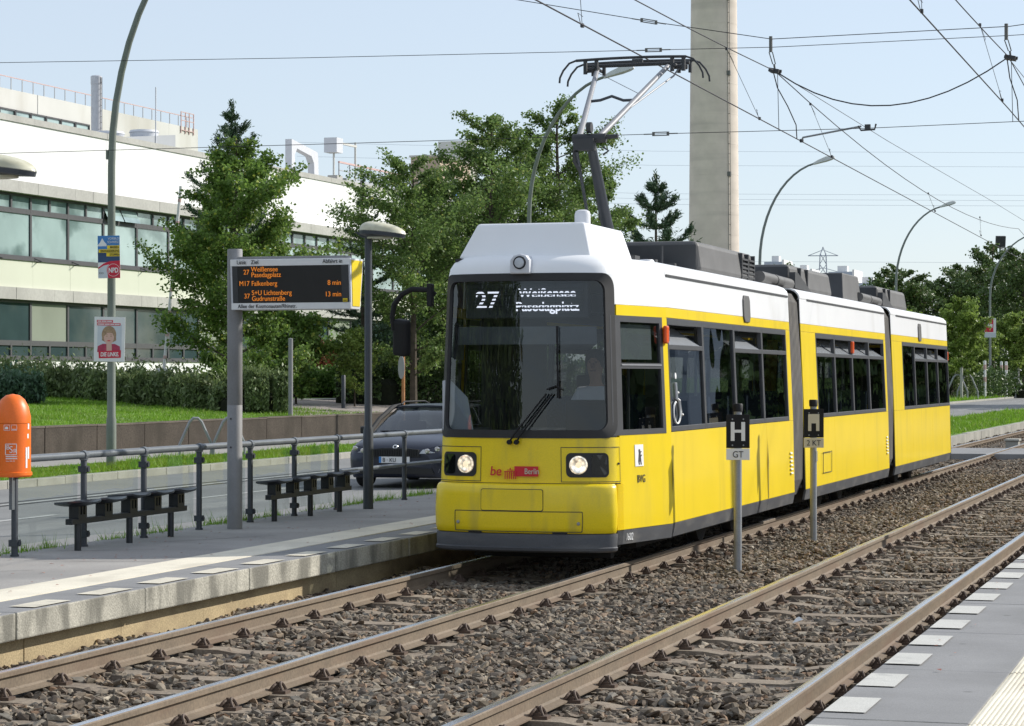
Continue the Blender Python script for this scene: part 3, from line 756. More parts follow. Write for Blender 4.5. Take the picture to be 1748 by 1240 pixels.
# bumper
def bump_fall(s, a0=.86, a1=.955):
    a = abs(s)
    return 1.0 if a <= a0 else math.sqrt(max(0.0, 1 - ((a - a0) / (a1 - a0)) ** 2))
ss = lin(-.955, .955, 61)
mb = MB(); mb.grid([[FM(s, z, -.03 + (o + .03) * bump_fall(s)) for s in ss] for z, o in ((.806, -.02), (.804, .035), (.79, .058), (.765, .070), (.70, .076), (.55, .080), (.40, .076), (.355, .068), (.338, .055), (.336, -.02))])
mb.build('bumper', MT['fy'], tram, smooth=True)
mb = MB(); mb.grid([[FM(s, z, -.03 + (o + .03) * bump_fall(s, .88, .975)) for s in lin(-.975, .975, 61)] for z, o in ((.334, -.02), (.332, .06), (.30, .066), (.21, .07), (.20, .085), (.175, .08), (.158, .05), (.152, -.03))])
mb.build('bumper_lip', MT['g'], tram, smooth=True)
for sg in (1, -1):
    mb = MB()
    for k in range(7):
        s0 = .975 + k * .0175; mb.cur = 0; patch(mb, sg * s0, sg * (s0 + .011), .362, .80, .006, ns=2); mb.cur = 1; patch(mb, sg * s0, sg * (s0 + .011), .222, .355, .006, ns=2)
    mb.build('corner_ribs', [MT['fy'], MT['g']], tram, solid=.03)
    mb = MB(); patch(mb, sg * .955, sg * 1.10, .20, .81, -.02, ns=4); mb.build('corner_backing', M['under'], tram)
# headlights with their flaps
def outline(mb, s0, s1, z0, z1, w=.006, off=.003):
    patch(mb, s0, s1, z0, z0 + w, off); patch(mb, s0, s1, z1 - w, z1, off); patch(mb, s0, s0 + w, z0, z1, off, ns=2); patch(mb, s1 - w, s1, z0, z1, off, ns=2)
for sg in (1, -1):
    a, b = sorted((sg * .405, sg * 1.035))
    mb = MB(); outline(mb, a, b, .822, 1.155); mb.build('flap_seam', M['ink'], tram)
    a, b = sorted((sg * .455, sg * .875))
    mb = MB(); fillp(mb, rrect(a, b, .868, 1.10, .05, ne=4), .004, 2)
    hl = mb.build('headlight', M['black_rub'], tram, smooth=True)
    c = FM(sg * .575, .985, .006); nrm = plan(sg * .575); ang = math.atan2(nrm[2], -nrm[3])
    mb = MB(); mb.lathe([(.0, -.003), (.03, -.005), (.06, -.009), (.080, -.014), (.085, -.012), (.088, .004)], 28, axis='y', caps=False)
    mb.build('reflector', M['reflector'], hl, c, (0, 0, ang), smooth=True)
    mb = MB(); mb.lathe([(.0, -.020), (.016, -.018), (.026, -.010), (.03, .0)], 16, axis='y', caps=False)
    mb.build('bulb', M['lamp_on'], hl, c, (0, 0, ang), smooth=True)
    mb = MB(); a, b = sorted((sg * .70, sg * .85)); fillp(mb, rrect(a, b, .89, 1.08, .03, ne=3), .007, 2)
    mb.build('indicator', M['car_glass'], hl, smooth=True)
    mb = MB(); mb.lathe([(0, -.004), (.011, -.004), (.011, .01)], 10, axis='y', caps=False); mb.build('flap_lock', M['ink'], tram, FM(sg * 1.0, .995, .006), (0, 0, ang + .6 * sg))
# bumper flaps
mb = MB(); ra = rrect(-.36, .24, .555, .752, .02, ne=6); fillp(mb, ra, .088, 3); mb.build('number_panel', MT['fy'], tram, smooth=True, solid=.02, bevel=.004)
mb = MB(); ring(mb, rrect(-.366, .246, .549, .758, .022, ne=6), rrect(-.357, .237, .558, .749, .02, ne=6), .0815); mb.build('panel_seam', M['ink'], tram)
mb = MB(); ring(mb, rrect(-.636, .606, .352, .549, .012, ne=8), rrect(-.629, .599, .359, .542, .010, ne=8), .0835); mb.build('panel_seam', M['ink'], tram)
for x in (-.60, .565):
    mb = MB(); mb.lathe([(0, -.006), (.015, -.004), (.017, .006)], 12, axis='y', caps=False); mb.build('panel_lock', M['steel'], tram, FM(x, .435, .084))
for x0 in (-.50, .33): mb = MB(); patch(mb, x0, x0 + .14, .336, .350, .075); mb.build('drain_slot', M['under'], tram)
mb = MB(); patch(mb, -SC, SC, .803, .814, -.006); mb.build('front_seam', M['ink'], tram)
# front emblem: red wordmark with a gate
em = bpy.data.objects.new('emblem', None); COL.objects.link(em); em.parent = tram; em.location = (-.05, -.024, .905)
text('be', em, M['red'], .125, (-.245, -.003, -.022), FRONT, sx=.95, bold=.0015, shear=.15)
mb = MB(); mb.box(.0, .235, -.005, 0, -.030, .066); mb.build('banner', M['red'], em, (0, .006, 0))
text('Berlin', em, M['bld_cream'], .078, (.10, -.004, -.007), FRONT, sx=.8)
mb = MB()
for k in range(6): mb.box(-.095 + k * .021, -.087 + k * .021, -.006, 0, -.055, .012)
mb.box(-.10, .02, -.006, 0, .012, .020); mb.box(-.07, -.01, -.006, 0, .026, .033); mb.box(-.045, -.035, -.006, 0, .033, .05)
mb.build('gate_mark', M['red'], em)
# wiper pair
mb = MB()
for dx in (-.035, .035):
    mb.tube([(-.06 + dx, -.045, 1.195), (-.02 + dx, -.055, 1.26), (.30 + dx * .8, -.035, 1.66)], .009, 6); mb.lathe([(.022, -.03), (.026, .0), (.02, .03)], 10, (-.06 + dx, -.035, 1.20), axis='y')
mb.tube([(.27, -.035, 1.70), (.36, -.03, 1.735), (.42, -.025, 1.70)], .008, 6)
mb.tube([(.37, -.015, 2.30), (.375, -.022, 1.95), (.385, -.022, 1.62)], .010, 6); mb.tube([(.37, -.015, 2.30), (.375, -.02, 1.62)], .006, 6)
mb.build('wiper', M['black'], tram)
mb = MB(); mb.tube([(-.905, .13, 2.62), (-.94, .06, 2.66), (-1.10, .03, 2.665), (-1.20, .03, 2.62), (-1.285, .04, 2.52), (-1.31, .05, 2.40), (-1.30, .06, 2.27)], [.027, .027, .028, .028, .027, .024, .02], 8)
mir = mb.build('mirror_arm', M['black'], tram, smooth=True)
mb = MB(); mb.cbox((0, 0, 0), (.17, .11, .36), (R(8), R(7), R(-20))); mb.build('mirror', M['black'], mir, (-1.225, .09, 2.20), bevel=.035, seg=3)
mb = MB(); mb.box(-.95, -.90, .02, .12, 2.50, 2.72); mb.build('mirror_mount', M['black'], mir, bevel=.012)
# marker lamp on the brow, roof cover, antenna
mb = MB(); mb.prism([(-.10, 2.80), (.10, 2.80), (.095, 2.93), (.06, 2.975), (.0, 2.99), (-.06, 2.975), (-.095, 2.93)], -.02, .34)
ml = mb.build('marker_lamp', M['white_plastic'], tram, bevel=.012)
mb = MB(); mb.lathe([(0, -.006), (.035, -.008), (.048, -.004), (.052, .01)], 20, axis='y', caps=False); mb.build('lens', M['hopper'], ml, (0, -.03, 2.905), smooth=True)
mb = MB(); mb.lathe([(.050, .012), (.058, -.008), (.064, .012)], 20, axis='y', caps=False); mb.build('lens_ring', M['black'], ml, (0, -.03, 2.905), smooth=True)
def frustum(mb, b, t):
    (x0, x1, y0, y1, z0), (X0, X1, Y0, Y1, z1) = b, t
    return mb.add([(x0, y0, z0), (x1, y0, z0), (x1, y1, z0), (x0, y1, z0), (X0, Y0, z1), (X1, Y0, z1), (X1, Y1, z1), (X0, Y1, z1)], [(0, 3, 2, 1), (4, 5, 6, 7), (0, 1, 5, 4), (1, 2, 6, 5), (2, 3, 7, 6), (3, 0, 4, 7)])
mb = MB(); frustum(mb, (-.72, .62, .30, 1.98, 2.965), (-.56, .52, .42, 1.88, 3.31))
# chamfered right-front corner of the cover
mb.build('roof_cover', MT['w'], tram, bevel=.028, seg=3)
mb = MB(); mb.box(-.74, .64, .28, 2.0, 2.935, 2.966); mb.build('cover_gasket', M['black_rub'], tram)
mb = MB(); mb.lathe([(.08, 3.29), (.08, 3.44), (.07, 3.475), (.04, 3.49), (0, 3.492)], 18); mb.build('antenna', M['white_plastic'], tram, (.26, 1.3, 0), smooth=True)
mb = MB(); mb.lathe([(.10, 3.30), (.10, 3.345), (.09, 3.35), (0, 3.35)], 18); mb.build('roof_hatch_knob', M['black'], tram, (-.22, 1.3, 0), smooth=True)
# ---- body sections
def panel(name, y0, y1, z0, z1, m, sides=(1, -1), out=0.0, th=.03, bevel=.003):
    for sd in sides:
        mb = MB(); a, b = hw(z0) + out, hw(z1) + out
        mb.add([(sd * a, y0, z0), (sd * (a - th), y0, z0), (sd * (a - th), y1, z0), (sd * a, y1, z0), (sd * b, y0, z1), (sd * (b - th), y0, z1), (sd * (b - th), y1, z1), (sd * b, y1, z1)],
               [(0, 3, 2, 1), (4, 5, 6, 7), (0, 1, 5, 4), (1, 2, 6, 5), (2, 3, 7, 6), (3, 0, 4, 7)])
        mb.build(name, m, tram, bevel=bevel)
def window(y0, y1, hop, sides=(1, -1), tilt=.27):
    for sd in sides:
        mb = MB()
        def bar(a, b, z0, z1, o=.004, t=.05):
            A, B = hw(z0) + o, hw(z1) + o
            mb.add([(sd * A, a, z0), (sd * (A - t), a, z0), (sd * (A - t), b, z0), (sd * A, b, z0), (sd * B, a, z1), (sd * (B - t), a, z1), (sd * (B - t), b, z1), (sd * B, b, z1)],
                   [(0, 3, 2, 1), (4, 5, 6, 7), (0, 1, 5, 4), (1, 2, 6, 5), (2, 3, 7, 6), (3, 0, 4, 7)])
        w = .045
        bar(y0, y0 + w, 1.272, 2.408); bar(y1 - w, y1, 1.272, 2.408)
        bar(y0 + w, y1 - w, 1.272, 1.325); bar(y0 + w, y1 - w, 2.345, 2.408)
        if hop: bar(y0 + w, y1 - w, 2.095, 2.145)
        fr = mb.build('window', MT['f'], tram, bevel=.004)
        def pane(z0, z1, o0=-.016, o1=-.016, m=None, nm='pane'):
            A, B = hw(z0) + o0, hw(z1) + o1
            MB().add([(sd * A, y0 + w, z0), (sd * A, y1 - w, z0), (sd * B, y1 - w, z1), (sd * B, y0 + w, z1)], [(0, 1, 2, 3)]).build(nm, m or M['tram_glass'], fr)
        if hop == 1: pane(1.32, 2.10); pane(2.145, 2.33, -.02, -.02 - tilt, M['hopper'], 'hopper')
        elif hop == 2: pane(1.32, 2.10); pane(2.14, 2.35)
        else: pane(1.32, 2.35)
def section(ya, yb, wins, lowseams, ra=None):
    ys = [ya] + lowseams + [yb]
    for a, b in zip(ys, ys[1:]):
        panel('side_panel', a + .003, b - .003, .362, 1.268, MT['y'])
        panel('skirt_panel', a + .003, b - .003, .222, .358, MT['g'], out=.002)
    w0, w1 = wins[0][0], wins[-1][1]
    if w0 - ya > .03: panel('window_post', ya + .003, w0, 1.271, 2.409, MT['y'])
    if yb - w1 > .03: panel('window_post', w1, yb - .003, 1.271, 2.409, MT['y'])
    panel('upper_panel', ya + .003, yb - .003, 2.412, 2.512, MT['y'])
    panel('cornice_panel', ya + .003, yb - .003, 2.515, 2.835, MT['w'])
    for a, b, h in wins: window(a, b, h)
    mb = MB(); h = hw(2.84)
    prof = [(h, 2.838), (h + .004, 2.858), (h - .012, 2.90), (h - .055, 2.945), (h - .13, 2.975), (h - .35, 2.992), (0, 3.0)]
    prof = prof + [(-x, z) for x, z in prof[-2::-1]]
    mb.grid([[(x, y, z) for x, z in prof] for y in (ya + .003, yb - .003)]); mb.build('roof', MT['w'], tram, smooth=True, solid=.02, ref=(0, (ya + yb) / 2, 1.5))
    for sd in (1, -1):
        mb = MB(); x = hw(2.835); mb.box(sd * x - .006, sd * x + .010, (ra or ya + .05), yb - .06, 2.822, 2.846); mb.build('roof_gutter', M['roof_dark'], tram)
    MB().box(-1.08, 1.08, ya, yb, .38, .42).build('floor', M['interior'], tram)
    MB().box(-.98, .98, ya, yb, 2.44, 2.46).build('ceiling', M['interior'], tram)
section(1.5, 8.26, [(1.53, 3.15, 1), (3.15, 4.77, 0), (4.77, 6.40, 1), (6.40, 7.98, 2)], [6.5])
section(9.07, 16.68, [(10.15, 11.67, 1), (11.67, 13.23, 1), (13.23, 14.85, 1), (14.85, 16.45, 1)], [11.45, 14.1], ra=9.6)
section(17.38, 25.0, [(18.6, 20.14, 0), (20.14, 21.81, 1), (21.81, 23.36, 1), (23.36, 24.97, 1)], [19.6, 22.3], ra=18.0)
# rear cab
mb = MB(); patch(mb, -SEND, SEND, .36, 1.27, rear=True); patch(mb, -SEND, SEND, 2.41, 2.512, rear=True); mb.build('rear_panel', MT['y'], tram, smooth=True)
mb = MB(); patch(mb, -SEND, SEND, .22, .358, rear=True); mb.build('cab_skirt', MT['g'], tram, smooth=True)
mb = MB(); patch(mb, -SEND, SEND, 1.272, 2.41, nz=3, rear=True); mb.build('rear_window', MT['k'], tram, smooth=True)
mb = MB(); patch(mb, -SEND, SEND, 2.514, 2.80, rear=True)
rows = [[FM(s, 2.80 + .19 * math.sin(R(a)), -.2 * (1 - math.cos(R(a))), True) for s in lin(-SEND, SEND, 61)] for a in (0, 30, 60, 90)]
mb.grid(rows); top = rows[-1]; half = len(top) // 2
mb.grid([[top[half - i], tuple((Vector(top[half - i]) + Vector(top[half + i])) / 2), top[half + i]] for i in range(1, half + 1)]); mb.build('cab_roof', MT['w'], tram, smooth=True)
MB.REF = None
# bellows
for ya, yb in ((8.265, 9.065), (16.685, 17.375)):
    n = 9; rows = []
    loop = [(-1.0, .30), (-1.07, .5), (-1.075, 1.6), (-1.0, 2.78), (-.93, 2.9), (-.5, 2.93), (.5, 2.93), (.93, 2.9), (1.0, 2.78), (1.075, 1.6), (1.07, .5), (1.0, .30)]
    for j in range(n):
        for f, k in ((0, .965), (.16, 1.02), (.80, 1.02), (.96, .965)):
            rows.append([(x * k, ya + (yb - ya) * (j + f) / n, z) for x, z in loop])
    MB().grid(rows).build('bellows', M['bellows'], tram)
    MB().box(-.9, .9, ya, yb, .3, .42).build('floor', M['interior'], tram)
    for y in (yb + .02,):
        for sd in (1, -1): panel('door_edge', y - .03, y - .02, .36, 2.83, M['under'], sides=(sd,), out=-.004)
# seams streaked with grease, vents, lamps and marks on the right side
for y, z0, z1 in ((1.50, .24, 1.02), (6.5, .37, 1.10)):
    mb = MB()
    x = lambda z: hw(z) + .0025
    mb.add([(x(z0), y - .012, z0), (x(z0), y + .02, z0), (x(.8), y + .03, .8), (x(z1), y + .004, z1), (x(.8), y - .02, .8)], [(0, 1, 2, 3, 4)])
    mb.build('grease_streak', mat('grease', (.20, .15, .02), .6, var=.3), tram)
for y in (7.95, 16.35):
    mb = MB()
    for k in range(6): z = .60 + k * .05; mb.prism([(hw(z) - .002, z), (hw(z) + .012, z + .006), (hw(z) - .002, z + .026)], y, y + .14)
    mb.build('vent', M['bld_cream'], tram)
for y in (5.53, 20.9):
    mb = MB(); mb.prism([(-.13, -.155), (.13, -.155), (.18, -.10), (.18, .10), (.13, .155), (-.13, .155), (-.18, .10), (-.18, -.10)], 0, .022, 'x')
    mb.build('camera_pod', M['roof_grey'], tram, (hw(2.6) - .002, y, 2.605), (0, R(-2.4), 0), bevel=.008)
for x, y, z in ((hw(2.2), 1.42, 2.24), (hw(2.3), 13.23, 2.25), (hw(2.2) - .05, 25.2, 2.22)):
    mb = MB(); mb.box(-.01, .035, -.055, .055, -.09, .09); mb.build('side_indicator', M['amber'], tram, (x, y, z), bevel=.02, seg=3)
mb = MB(); mb.box(0, .004, -.095, .095, -.105, .105)
x0, y0_, nx, ny = plan(1.42); ca = math.atan2(ny, nx)
px_, py_, pz_ = FM(1.46, 1.06, .002)
bd = mb.build('bear_sign', M['white'], tram, (px_, py_, pz_), (0, R(-2.2), ca))
bear = [(-.012, -.085), (.002, -.085), (.0, -.06), (.012, -.05), (.018, -.085), (.032, -.085), (.026, -.045), (.022, -.01), (.04, .005), (.036, .012), (.018, .008), (.02, .03), (.038, .04), (.03, .046), (.016, .042), (.012, .062), (-.004, .066), (-.012, .055), (-.008, .03), (-.014, -.01), (-.020, -.05)]
MB().prism([(a, b) for a, b in [(p * 1.4, q) for p, q in bear]], 0, .003, 'x').build('bear_mark', M['ink'], bd, (.004, 0, -.005))
text('BVG', tram, M['ink'], .105, FM(1.40, .80, .005), (R(87.5), 0, R(90) + ca), sx=.85, name='lettering', space=1.15)
text('1602', tram, M['white'], .10, FM(1.15, .255, .006), (R(94), 0, R(90) + ca), sx=.8, name='fleet_number')
# wheelchair symbol on the first window
wch = bpy.data.objects.new('wheelchair_symbol', None); COL.objects.link(wch); wch.parent = tram; wch.location = (hw(1.5) + .002, 1.70, 1.36); wch.rotation_euler = (0, R(-2.4), 0)
mb = MB(); ty = lambda y, z: (.004, (y - .15) * 1.75 + .15, z)
mb.tube([ty(.13 + .085 * math.cos(a), .10 + .11 * math.sin(a)) for a in [R(d) for d in range(100, 385, 15)]], .010, 5)
mb.tube([ty(.13, .40), ty(.14, .24), ty(.20, .22), ty(.235, .08), ty(.265, .075)], .016, 5); mb.tube([ty(.13, .31), ty(.19, .30)], .010, 5)
mb.lathe([(0, -.006), (.032, -.004), (.032, .004)], 12, (.004, .106, .47), axis='x'); mb.build('mark', M['white'], wch)
mb = MB()
for a, b, c, d in ((10.35, .52, 11.05, .53), (10.35, .52, 10.36, .80), (11.04, .53, 11.05, .81), (10.35, .795, 11.05, .805)):
    mb.box(hw(.6) - .004, hw(.6) + .003, min(a, c), max(a, c) if abs(a - c) > .02 else a + .008, min(b, d), max(b, d) if abs(b - d) > .02 else b + .008)
mb.build('service_hatch', M['ink'], tram)
# interior: dashboard, display, seats, partitions
mb = MB(); mb.prism([(.18, .9), (.62, .9), (.66, 1.24), (.40, 1.33), (.16, 1.27)], -.80, .80, 'x'); mb.build('dashboard', M['interior'], tram, bevel=.03)
mb = MB(); mb.box(.36, .78, .30, .40, 1.28, 1.60); mb.build('console', M['black'], tram, bevel=.02)
mb = MB(); mb.lathe([(.09, .0), (.11, .14), (.075, .26), (.04, .30)], 14); mb.build('desk_lamp', M['black'], tram, (-.30, .34, 1.30), smooth=True)
dsp = MB().box(-.60, .62, .17, .30, 2.38, 2.72).build('destination_display', mat('display face', (.05, .053, .057), .5), tram, bevel=.01)
text('27', dsp, M['led_white'], .235, (-.50, .166, 2.475), FRONT, sx=1.0, bold=.004)
text('Weißensee', dsp, M['led_white'], .125, (.22, .166, 2.578), FRONT, align='CENTER', sx=1.0, bold=.002)
text('Pasedagplatz', dsp, M['led_white'], .125, (.22, .166, 2.452), FRONT, align='CENTER', sx=1.0, bold=.002)
for k in range(7):
    z = 2.468 + k * .034
    MB().box(-.56, .58, .146, .158, z, z + .0165).build('louvre', mat('louvre', (.05, .053, .057), .5) if k == 0 else bpy.data.materials['louvre'], dsp)
mb = MB(); patch(mb, -.80, .80, 2.13, 2.30, -.06); mb.build('sun_visor', mat('visor', (.13, .14, .145), .4), tram)
MB().box(-1.0, -.30, 1.92, 1.95, .4, 2.44).build('cab_partition', M['interior'], tram)
MB().box(.75, 1.0, 1.92, 1.95, .4, 2.44).build('cab_partition', M['interior'], tram)
MB().add([(-.86, .25, 1.30), (-.56, .30, 1.30), (-.62, .30, 1.62), (-.80, .28, 1.80), (-.86, .25, 1.78)], [(0, 1, 2, 3, 4)]).build('cab_trim', M['hopper'], tram, solid=.02)
mb = MB(); mb.box(-.25, .25, .0, .10, .05, .75); mb.box(-.25, .25, -.45, .0, .0, .10)
se = mb.mesh('seat', mat('blue seat', (.03, .05, .10), .8, var=.4, scale=40))
for k, y in enumerate([3.0, 4.0, 5.0, 6.1, 7.2, 10.8, 11.9, 13.0, 14.2, 15.4, 19.2, 20.4, 21.6, 22.8, 24.0]):
    for x in (-.70, .70):
        o = bpy.data.objects.new('seat', se); COL.objects.link(o); o.parent = tram; o.location = (x, y, .85)
mb = MB()
for y in (2.4, 5.6, 8.0, 9.6, 13.6, 16.2, 18.2, 22.0):
    for x in (-.45, .45): mb.tube([(x, y, .42), (x, y, 2.44)], .018, 6)
mb.build('grab_poles', M['alu'], tram)
# underframe and wheels
mb = MB()
for a, b in ((.5, 8.2), (9.1, 16.6), (17.4, 26.0)): mb.box(-.86, .86, a + .6, b - .6, .14, .37)
mb.build('underframe', M['under'], tram)
for y in (4.3, 6.1, 12.0, 13.8, 19.8, 21.6):
    mb = MB()
    mb.lathe([(.0, -.06), (.20, -.06), (.31, -.055), (.33, -.05), (.33, .06), (.36, .065), (.36, .08), (.2, .07), (0, .07)], 24, axis='x', caps=False)
    for sd in (1, -1): mb.build('wheel', M['under'], tram, (sd * .7525, y, .33), (0, 0, 0 if sd < 0 else math.pi), smooth=True)
MB().box(-.70, .70, .75, .85, .055, .30).build('life_guard', M['under'], tram, bevel=.01)  # guard box added to keep the space under the front dark
# roof equipment
def roofbox(name, x, ya, yb, z0, z1, m, slant=0, bevel=.06):
    mb = MB(); frustum(mb, (-x, x, ya, yb, z0), (-x + .05, x - .05, ya + slant, yb - .06, z1)); return mb.build(name, m, tram, bevel=bevel, seg=3)
b1 = roofbox('equipment_box', .80, 4.35, 7.5, 2.985, 3.34, M['roof_grey'])
MB().box(-.78, .74, 4.335, 4.36, 2.99, 3.30).build('box_front', M['roof_dark'], tram, bevel=.01)
for yy in (6.62, 7.02):
    mb = MB()
    for k in range(5): mb.box(.765, .803, yy, yy + .32, 3.02 + k * .052, 3.042 + k * .052)
    mb.box(.735, .80, yy - .03, yy, 3.0, 3.31); mb.box(.735, .80, yy + .33, yy + .36, 3.0, 3.31)
    mb.build('louvre', M['roof_dark'], tram)
for (ya, yb) in ((9.95, 13.2), (17.95, 21.3)):
    roofbox('equipment_box', .80, ya, yb, 2.985, 3.33, M['roof_grey'])
    MB().box(-.78, .74, ya - .015, ya + .02, 2.99, 3.30).build('box_front', M['roof_dark'], tram, bevel=.01)
    mb = MB()
    for yy in (ya + .6, ya + 1.15): mb.box(.72, .80, yy, yy + .05, 3.0, 3.30)
    mb.build('strap', M['roof_dark'], tram)
    mb = MB(); mb.prism([(ya - .25, 3.0), (ya + 1.0, 2.985), (ya - .05, 3.21), (ya - .25, 3.21)], .80, .88, 'x'); mb.build('bracket', M['roof_dark'], tram)
    mb = MB(); mb.tube([(.80, ya - 2.3, 3.07), (.80, ya - .1, 3.05)], .075, 12); mb.tube([(.80, ya - 1.4, 3.06), (.80, ya - 1.34, 3.06)], .083, 12); mb.build('damper', M['roof_grey'], tram, smooth=True)
roofbox('resistor_box', .80, 14.2, 15.95, 2.985, 3.40, M['roof_grey'], slant=.22, bevel=.02)
MB().add([(-.78, 14.19, 2.99), (.79, 14.19, 2.99), (.73, 14.405, 3.385), (-.72, 14.405, 3.385)], [(0, 1, 2, 3)]).build('box_front', M['roof_dark'], tram, solid=.005)
mb = MB(); mb.box(-.5, .1, 2.3, 3.0, 2.99, 3.06); mb.box(.22, .42, 2.15, 2.3, 2.98, 3.10); mb.box(.48, .60, 2.1, 2.3, 2.98, 3.07); mb.tube([(.0, 2.2, 3.3), (.12, 2.3, 3.32), (.2, 2.5, 3.18), (.22, 2.7, 3.02)], .018, 6); mb.tube([(.62, 3.2, 3.0), (.62, 3.2, 3.22)], .012, 6)
mb.tube([(-.05, 2.15, 3.0), (.0, 2.2, 3.25), (.06, 2.3, 3.3)], .022, 6); mb.box(-.75, .2, 3.55, 3.75, 3.02, 3.14)
mb.build('roof_wiring', M['roof_dark'], tram)
mb = MB(); mb.lathe([(.10, 2.98), (.10, 3.03), (.08, 3.055), (0, 3.06)], 14, (.55, 2.75, 0)); mb.build('roof_lamp', M['white_plastic'], tram, smooth=True)
mb = MB(); mb.lathe([(.06, 2.98), (.06, 3.10), (.03, 3.16), (0, 3.16)], 14, (.1, 24.2, 0)); mb.build('roof_knob', M['roof_grey'], tram, smooth=True)
# pantograph
pg = bpy.data.objects.new('pantograph', None); COL.objects.link(pg); pg.parent = tram
KN = Vector((.02, 2.45, 4.32)); HY, HZ = 4.62, 5.425
mb = MB(); mb.box(-.55, .55, 3.2, 3.3, 3.0, 3.08); mb.box(-.55, .55, 4.1, 4.2, 3.0, 3.08); mb.box(-.12, .12, 3.1, 4.2, 3.08, 3.16)
for x in (-.5, .5):
    for y in (3.25, 4.15): mb.lathe([(.05, 2.98), (.07, 3.0), (.05, 3.02), (.07, 3.04), (.05, 3.06)], 10, (x, y, 0))
mb.build('base_frame', M['roof_dark'], pg)
mb = MB(); mb.tube([(.02, 3.45, 3.12), (.02, 3.0, 3.65), (.02, 2.5, 4.28)], [.075, .062, .05], 12); mb.tube([(-.10, 3.1, 3.12), (-.10, 2.38, 4.18)], .018, 8); mb.build('lower_arm', M['dark_pole'], pg, smooth=True)
mb = MB(); mb.tube([(-.16, 2.45, 4.32), (.20, 2.45, 4.32)], .05, 10); mb.cbox((-.02, 2.40, 4.25), (.22, .12, .12)); mb.tube([(-.13, 2.40, 4.20), (-.14, 2.44, 4.08), (-.09, 2.50, 3.98)], .022, 6); mb.tube([(.0, 2.43, 4.43), (.05, 2.43, 4.43)], .06, 10)
mb.tube([(.18, 2.4, 4.22), (.24, 2.4, 4.18), (.18, 2.4, 4.14)], .012, 6); mb.tube([(.15, 2.45, 4.33), (.33, 2.45, 4.335)], .024, 8)
mb.build('knee_joint', M['roof_dark'], pg, smooth=True)
def P3(t, sd): a = Vector((.02 + sd * .11, 2.45, 4.34)); b = Vector((sd * .41 - .05, HY - .05, HZ - .10)); return a.lerp(b, t)
for sd in (-1, 1): MB().tube([P3(0, sd), P3(1, sd)], [.034, .028], 10).build('upper_arm', M['alu'], pg, smooth=True)
mb = MB(); a, b = P3(.50, -1), P3(.50, 1); mb.tube([a, a.lerp(b, .25) + Vector((0, 0, .01)), a.lerp(b, .5) + Vector((0, 0, .05)), a.lerp(b, .75) + Vector((0, 0, .0)), b], .016, 8); mb.build('cross_tube', M['dark_pole'], pg, smooth=True)
mb = MB(); mb.tube([P3(.95, -1), P3(.58, 1)], .004, 5); mb.tube([P3(.3, 1), P3(.93, 1) + Vector((.12, 0, -.06))], .010, 6); mb.tube([P3(.93, 1) + Vector((.12, 0, -.06)), P3(1, 1) + Vector((.16, 0, .02))], .010, 6); mb.build('guide_rod', M['alu'], pg)
for dy in (-.17, .17):
    mb = MB(); mb.tube([(x - .04, HY + dy, HZ - .012 * (x / .62) ** 2) for x in lin(-.64, .64, 13)], .017, 6); mb.build('contact_strip', M['roof_dark'], pg)
    for sd in (-1, 1):
        mb = MB(); mb.tube([(sd * .64 - .04, HY + dy, HZ - .012), (sd * .72 - .04, HY + dy, HZ - .04), (sd * .79 - .04, HY + dy, HZ - .12), (sd * .83 - .04, HY + dy, HZ - .20), (sd * .835 - .04, HY + dy, HZ - .26)], .012, 6); mb.build('horn', M['roof_dark'], pg, smooth=True)
mb = MB()
for sd in (-1, 1):
    for dx in (.44, .57): mb.tube([(sd * dx, HY - .17, HZ - .02), (sd * dx, HY - .17, HZ - .17)], .024, 8); mb.tube([(sd * dx, HY + .17, HZ - .02), (sd * dx, HY + .17, HZ - .15)], .022, 8)
    mb.tube([(sd * .42, HY - .1, HZ - .11), (sd * .60, HY - .1, HZ - .12)], .030, 8); mb.tube([(sd * .47, HY - .2, HZ - .10), (sd * .47, HY + .2, HZ - .10)], .02, 8)
mb.tube([(-.6, HY, HZ - .06), (.6, HY, HZ - .06)], .022, 8); mb.box(-.02, .10, HY - .19, HY - .15, HZ - .06, HZ - .02)
mb.build('head_frame', M['roof_dark'], pg)
# ---- the driver
def skin_mesh(name, pts, edges, rad, sub=2):
    me = bpy.data.meshes.new(name); me.from_pydata([tuple(p) for p in pts], edges, []); o = bpy.data.objects.new(name, me); COL.objects.link(o)
    o.modifiers.new('skin', 'SKIN'); o.modifiers.new('sub', 'SUBSURF').levels = sub
    for i, r in enumerate(rad): d = me.skin_vertices[0].data[i]; d.radius = (r, r) if not isinstance(r, tuple) else r; d.use_root = (i == 0)
    dg = bpy.context.evaluated_depsgraph_get(); m2 = bpy.data.meshes.new_from_object(o.evaluated_get(dg)); bpy.data.objects.remove(o); m2.name = name
    m2.polygons.foreach_set("use_smooth", [True] * len(m2.polygons)); return m2
drv = thing('person', 'tram driver in a white shirt sitting behind the windscreen', 'person', (TX + .47, TY + 1.02, .42))
pts = [(0, .05, .78), (0, .06, .98), (0, .03, 1.16), (0, .02, 1.30), (0, .0, 1.38), (0, -.02, 1.47), (0, -.03, 1.56), (0, -.02, 1.62),
       (-.17, .03, 1.24), (-.23, -.08, 1.04), (-.12, -.36, .98), (-.09, -.44, .98), (.17, .03, 1.24), (.23, -.08, 1.04), (.14, -.34, .98), (.11, -.42, .98),
       (-.11, -.10, .76), (-.14, -.42, .78), (-.14, -.46, .35), (.11, -.10, .76), (.14, -.42, .78), (.14, -.46, .35)]
ed = [(0, 1), (1, 2), (2, 3), (3, 4), (4, 5), (5, 6), (6, 7), (2, 8), (8, 9), (9, 10), (10, 11), (2, 12), (12, 13), (13, 14), (14, 15), (0, 16), (16, 17), (17, 18), (0, 19), (19, 20), (20, 21)]
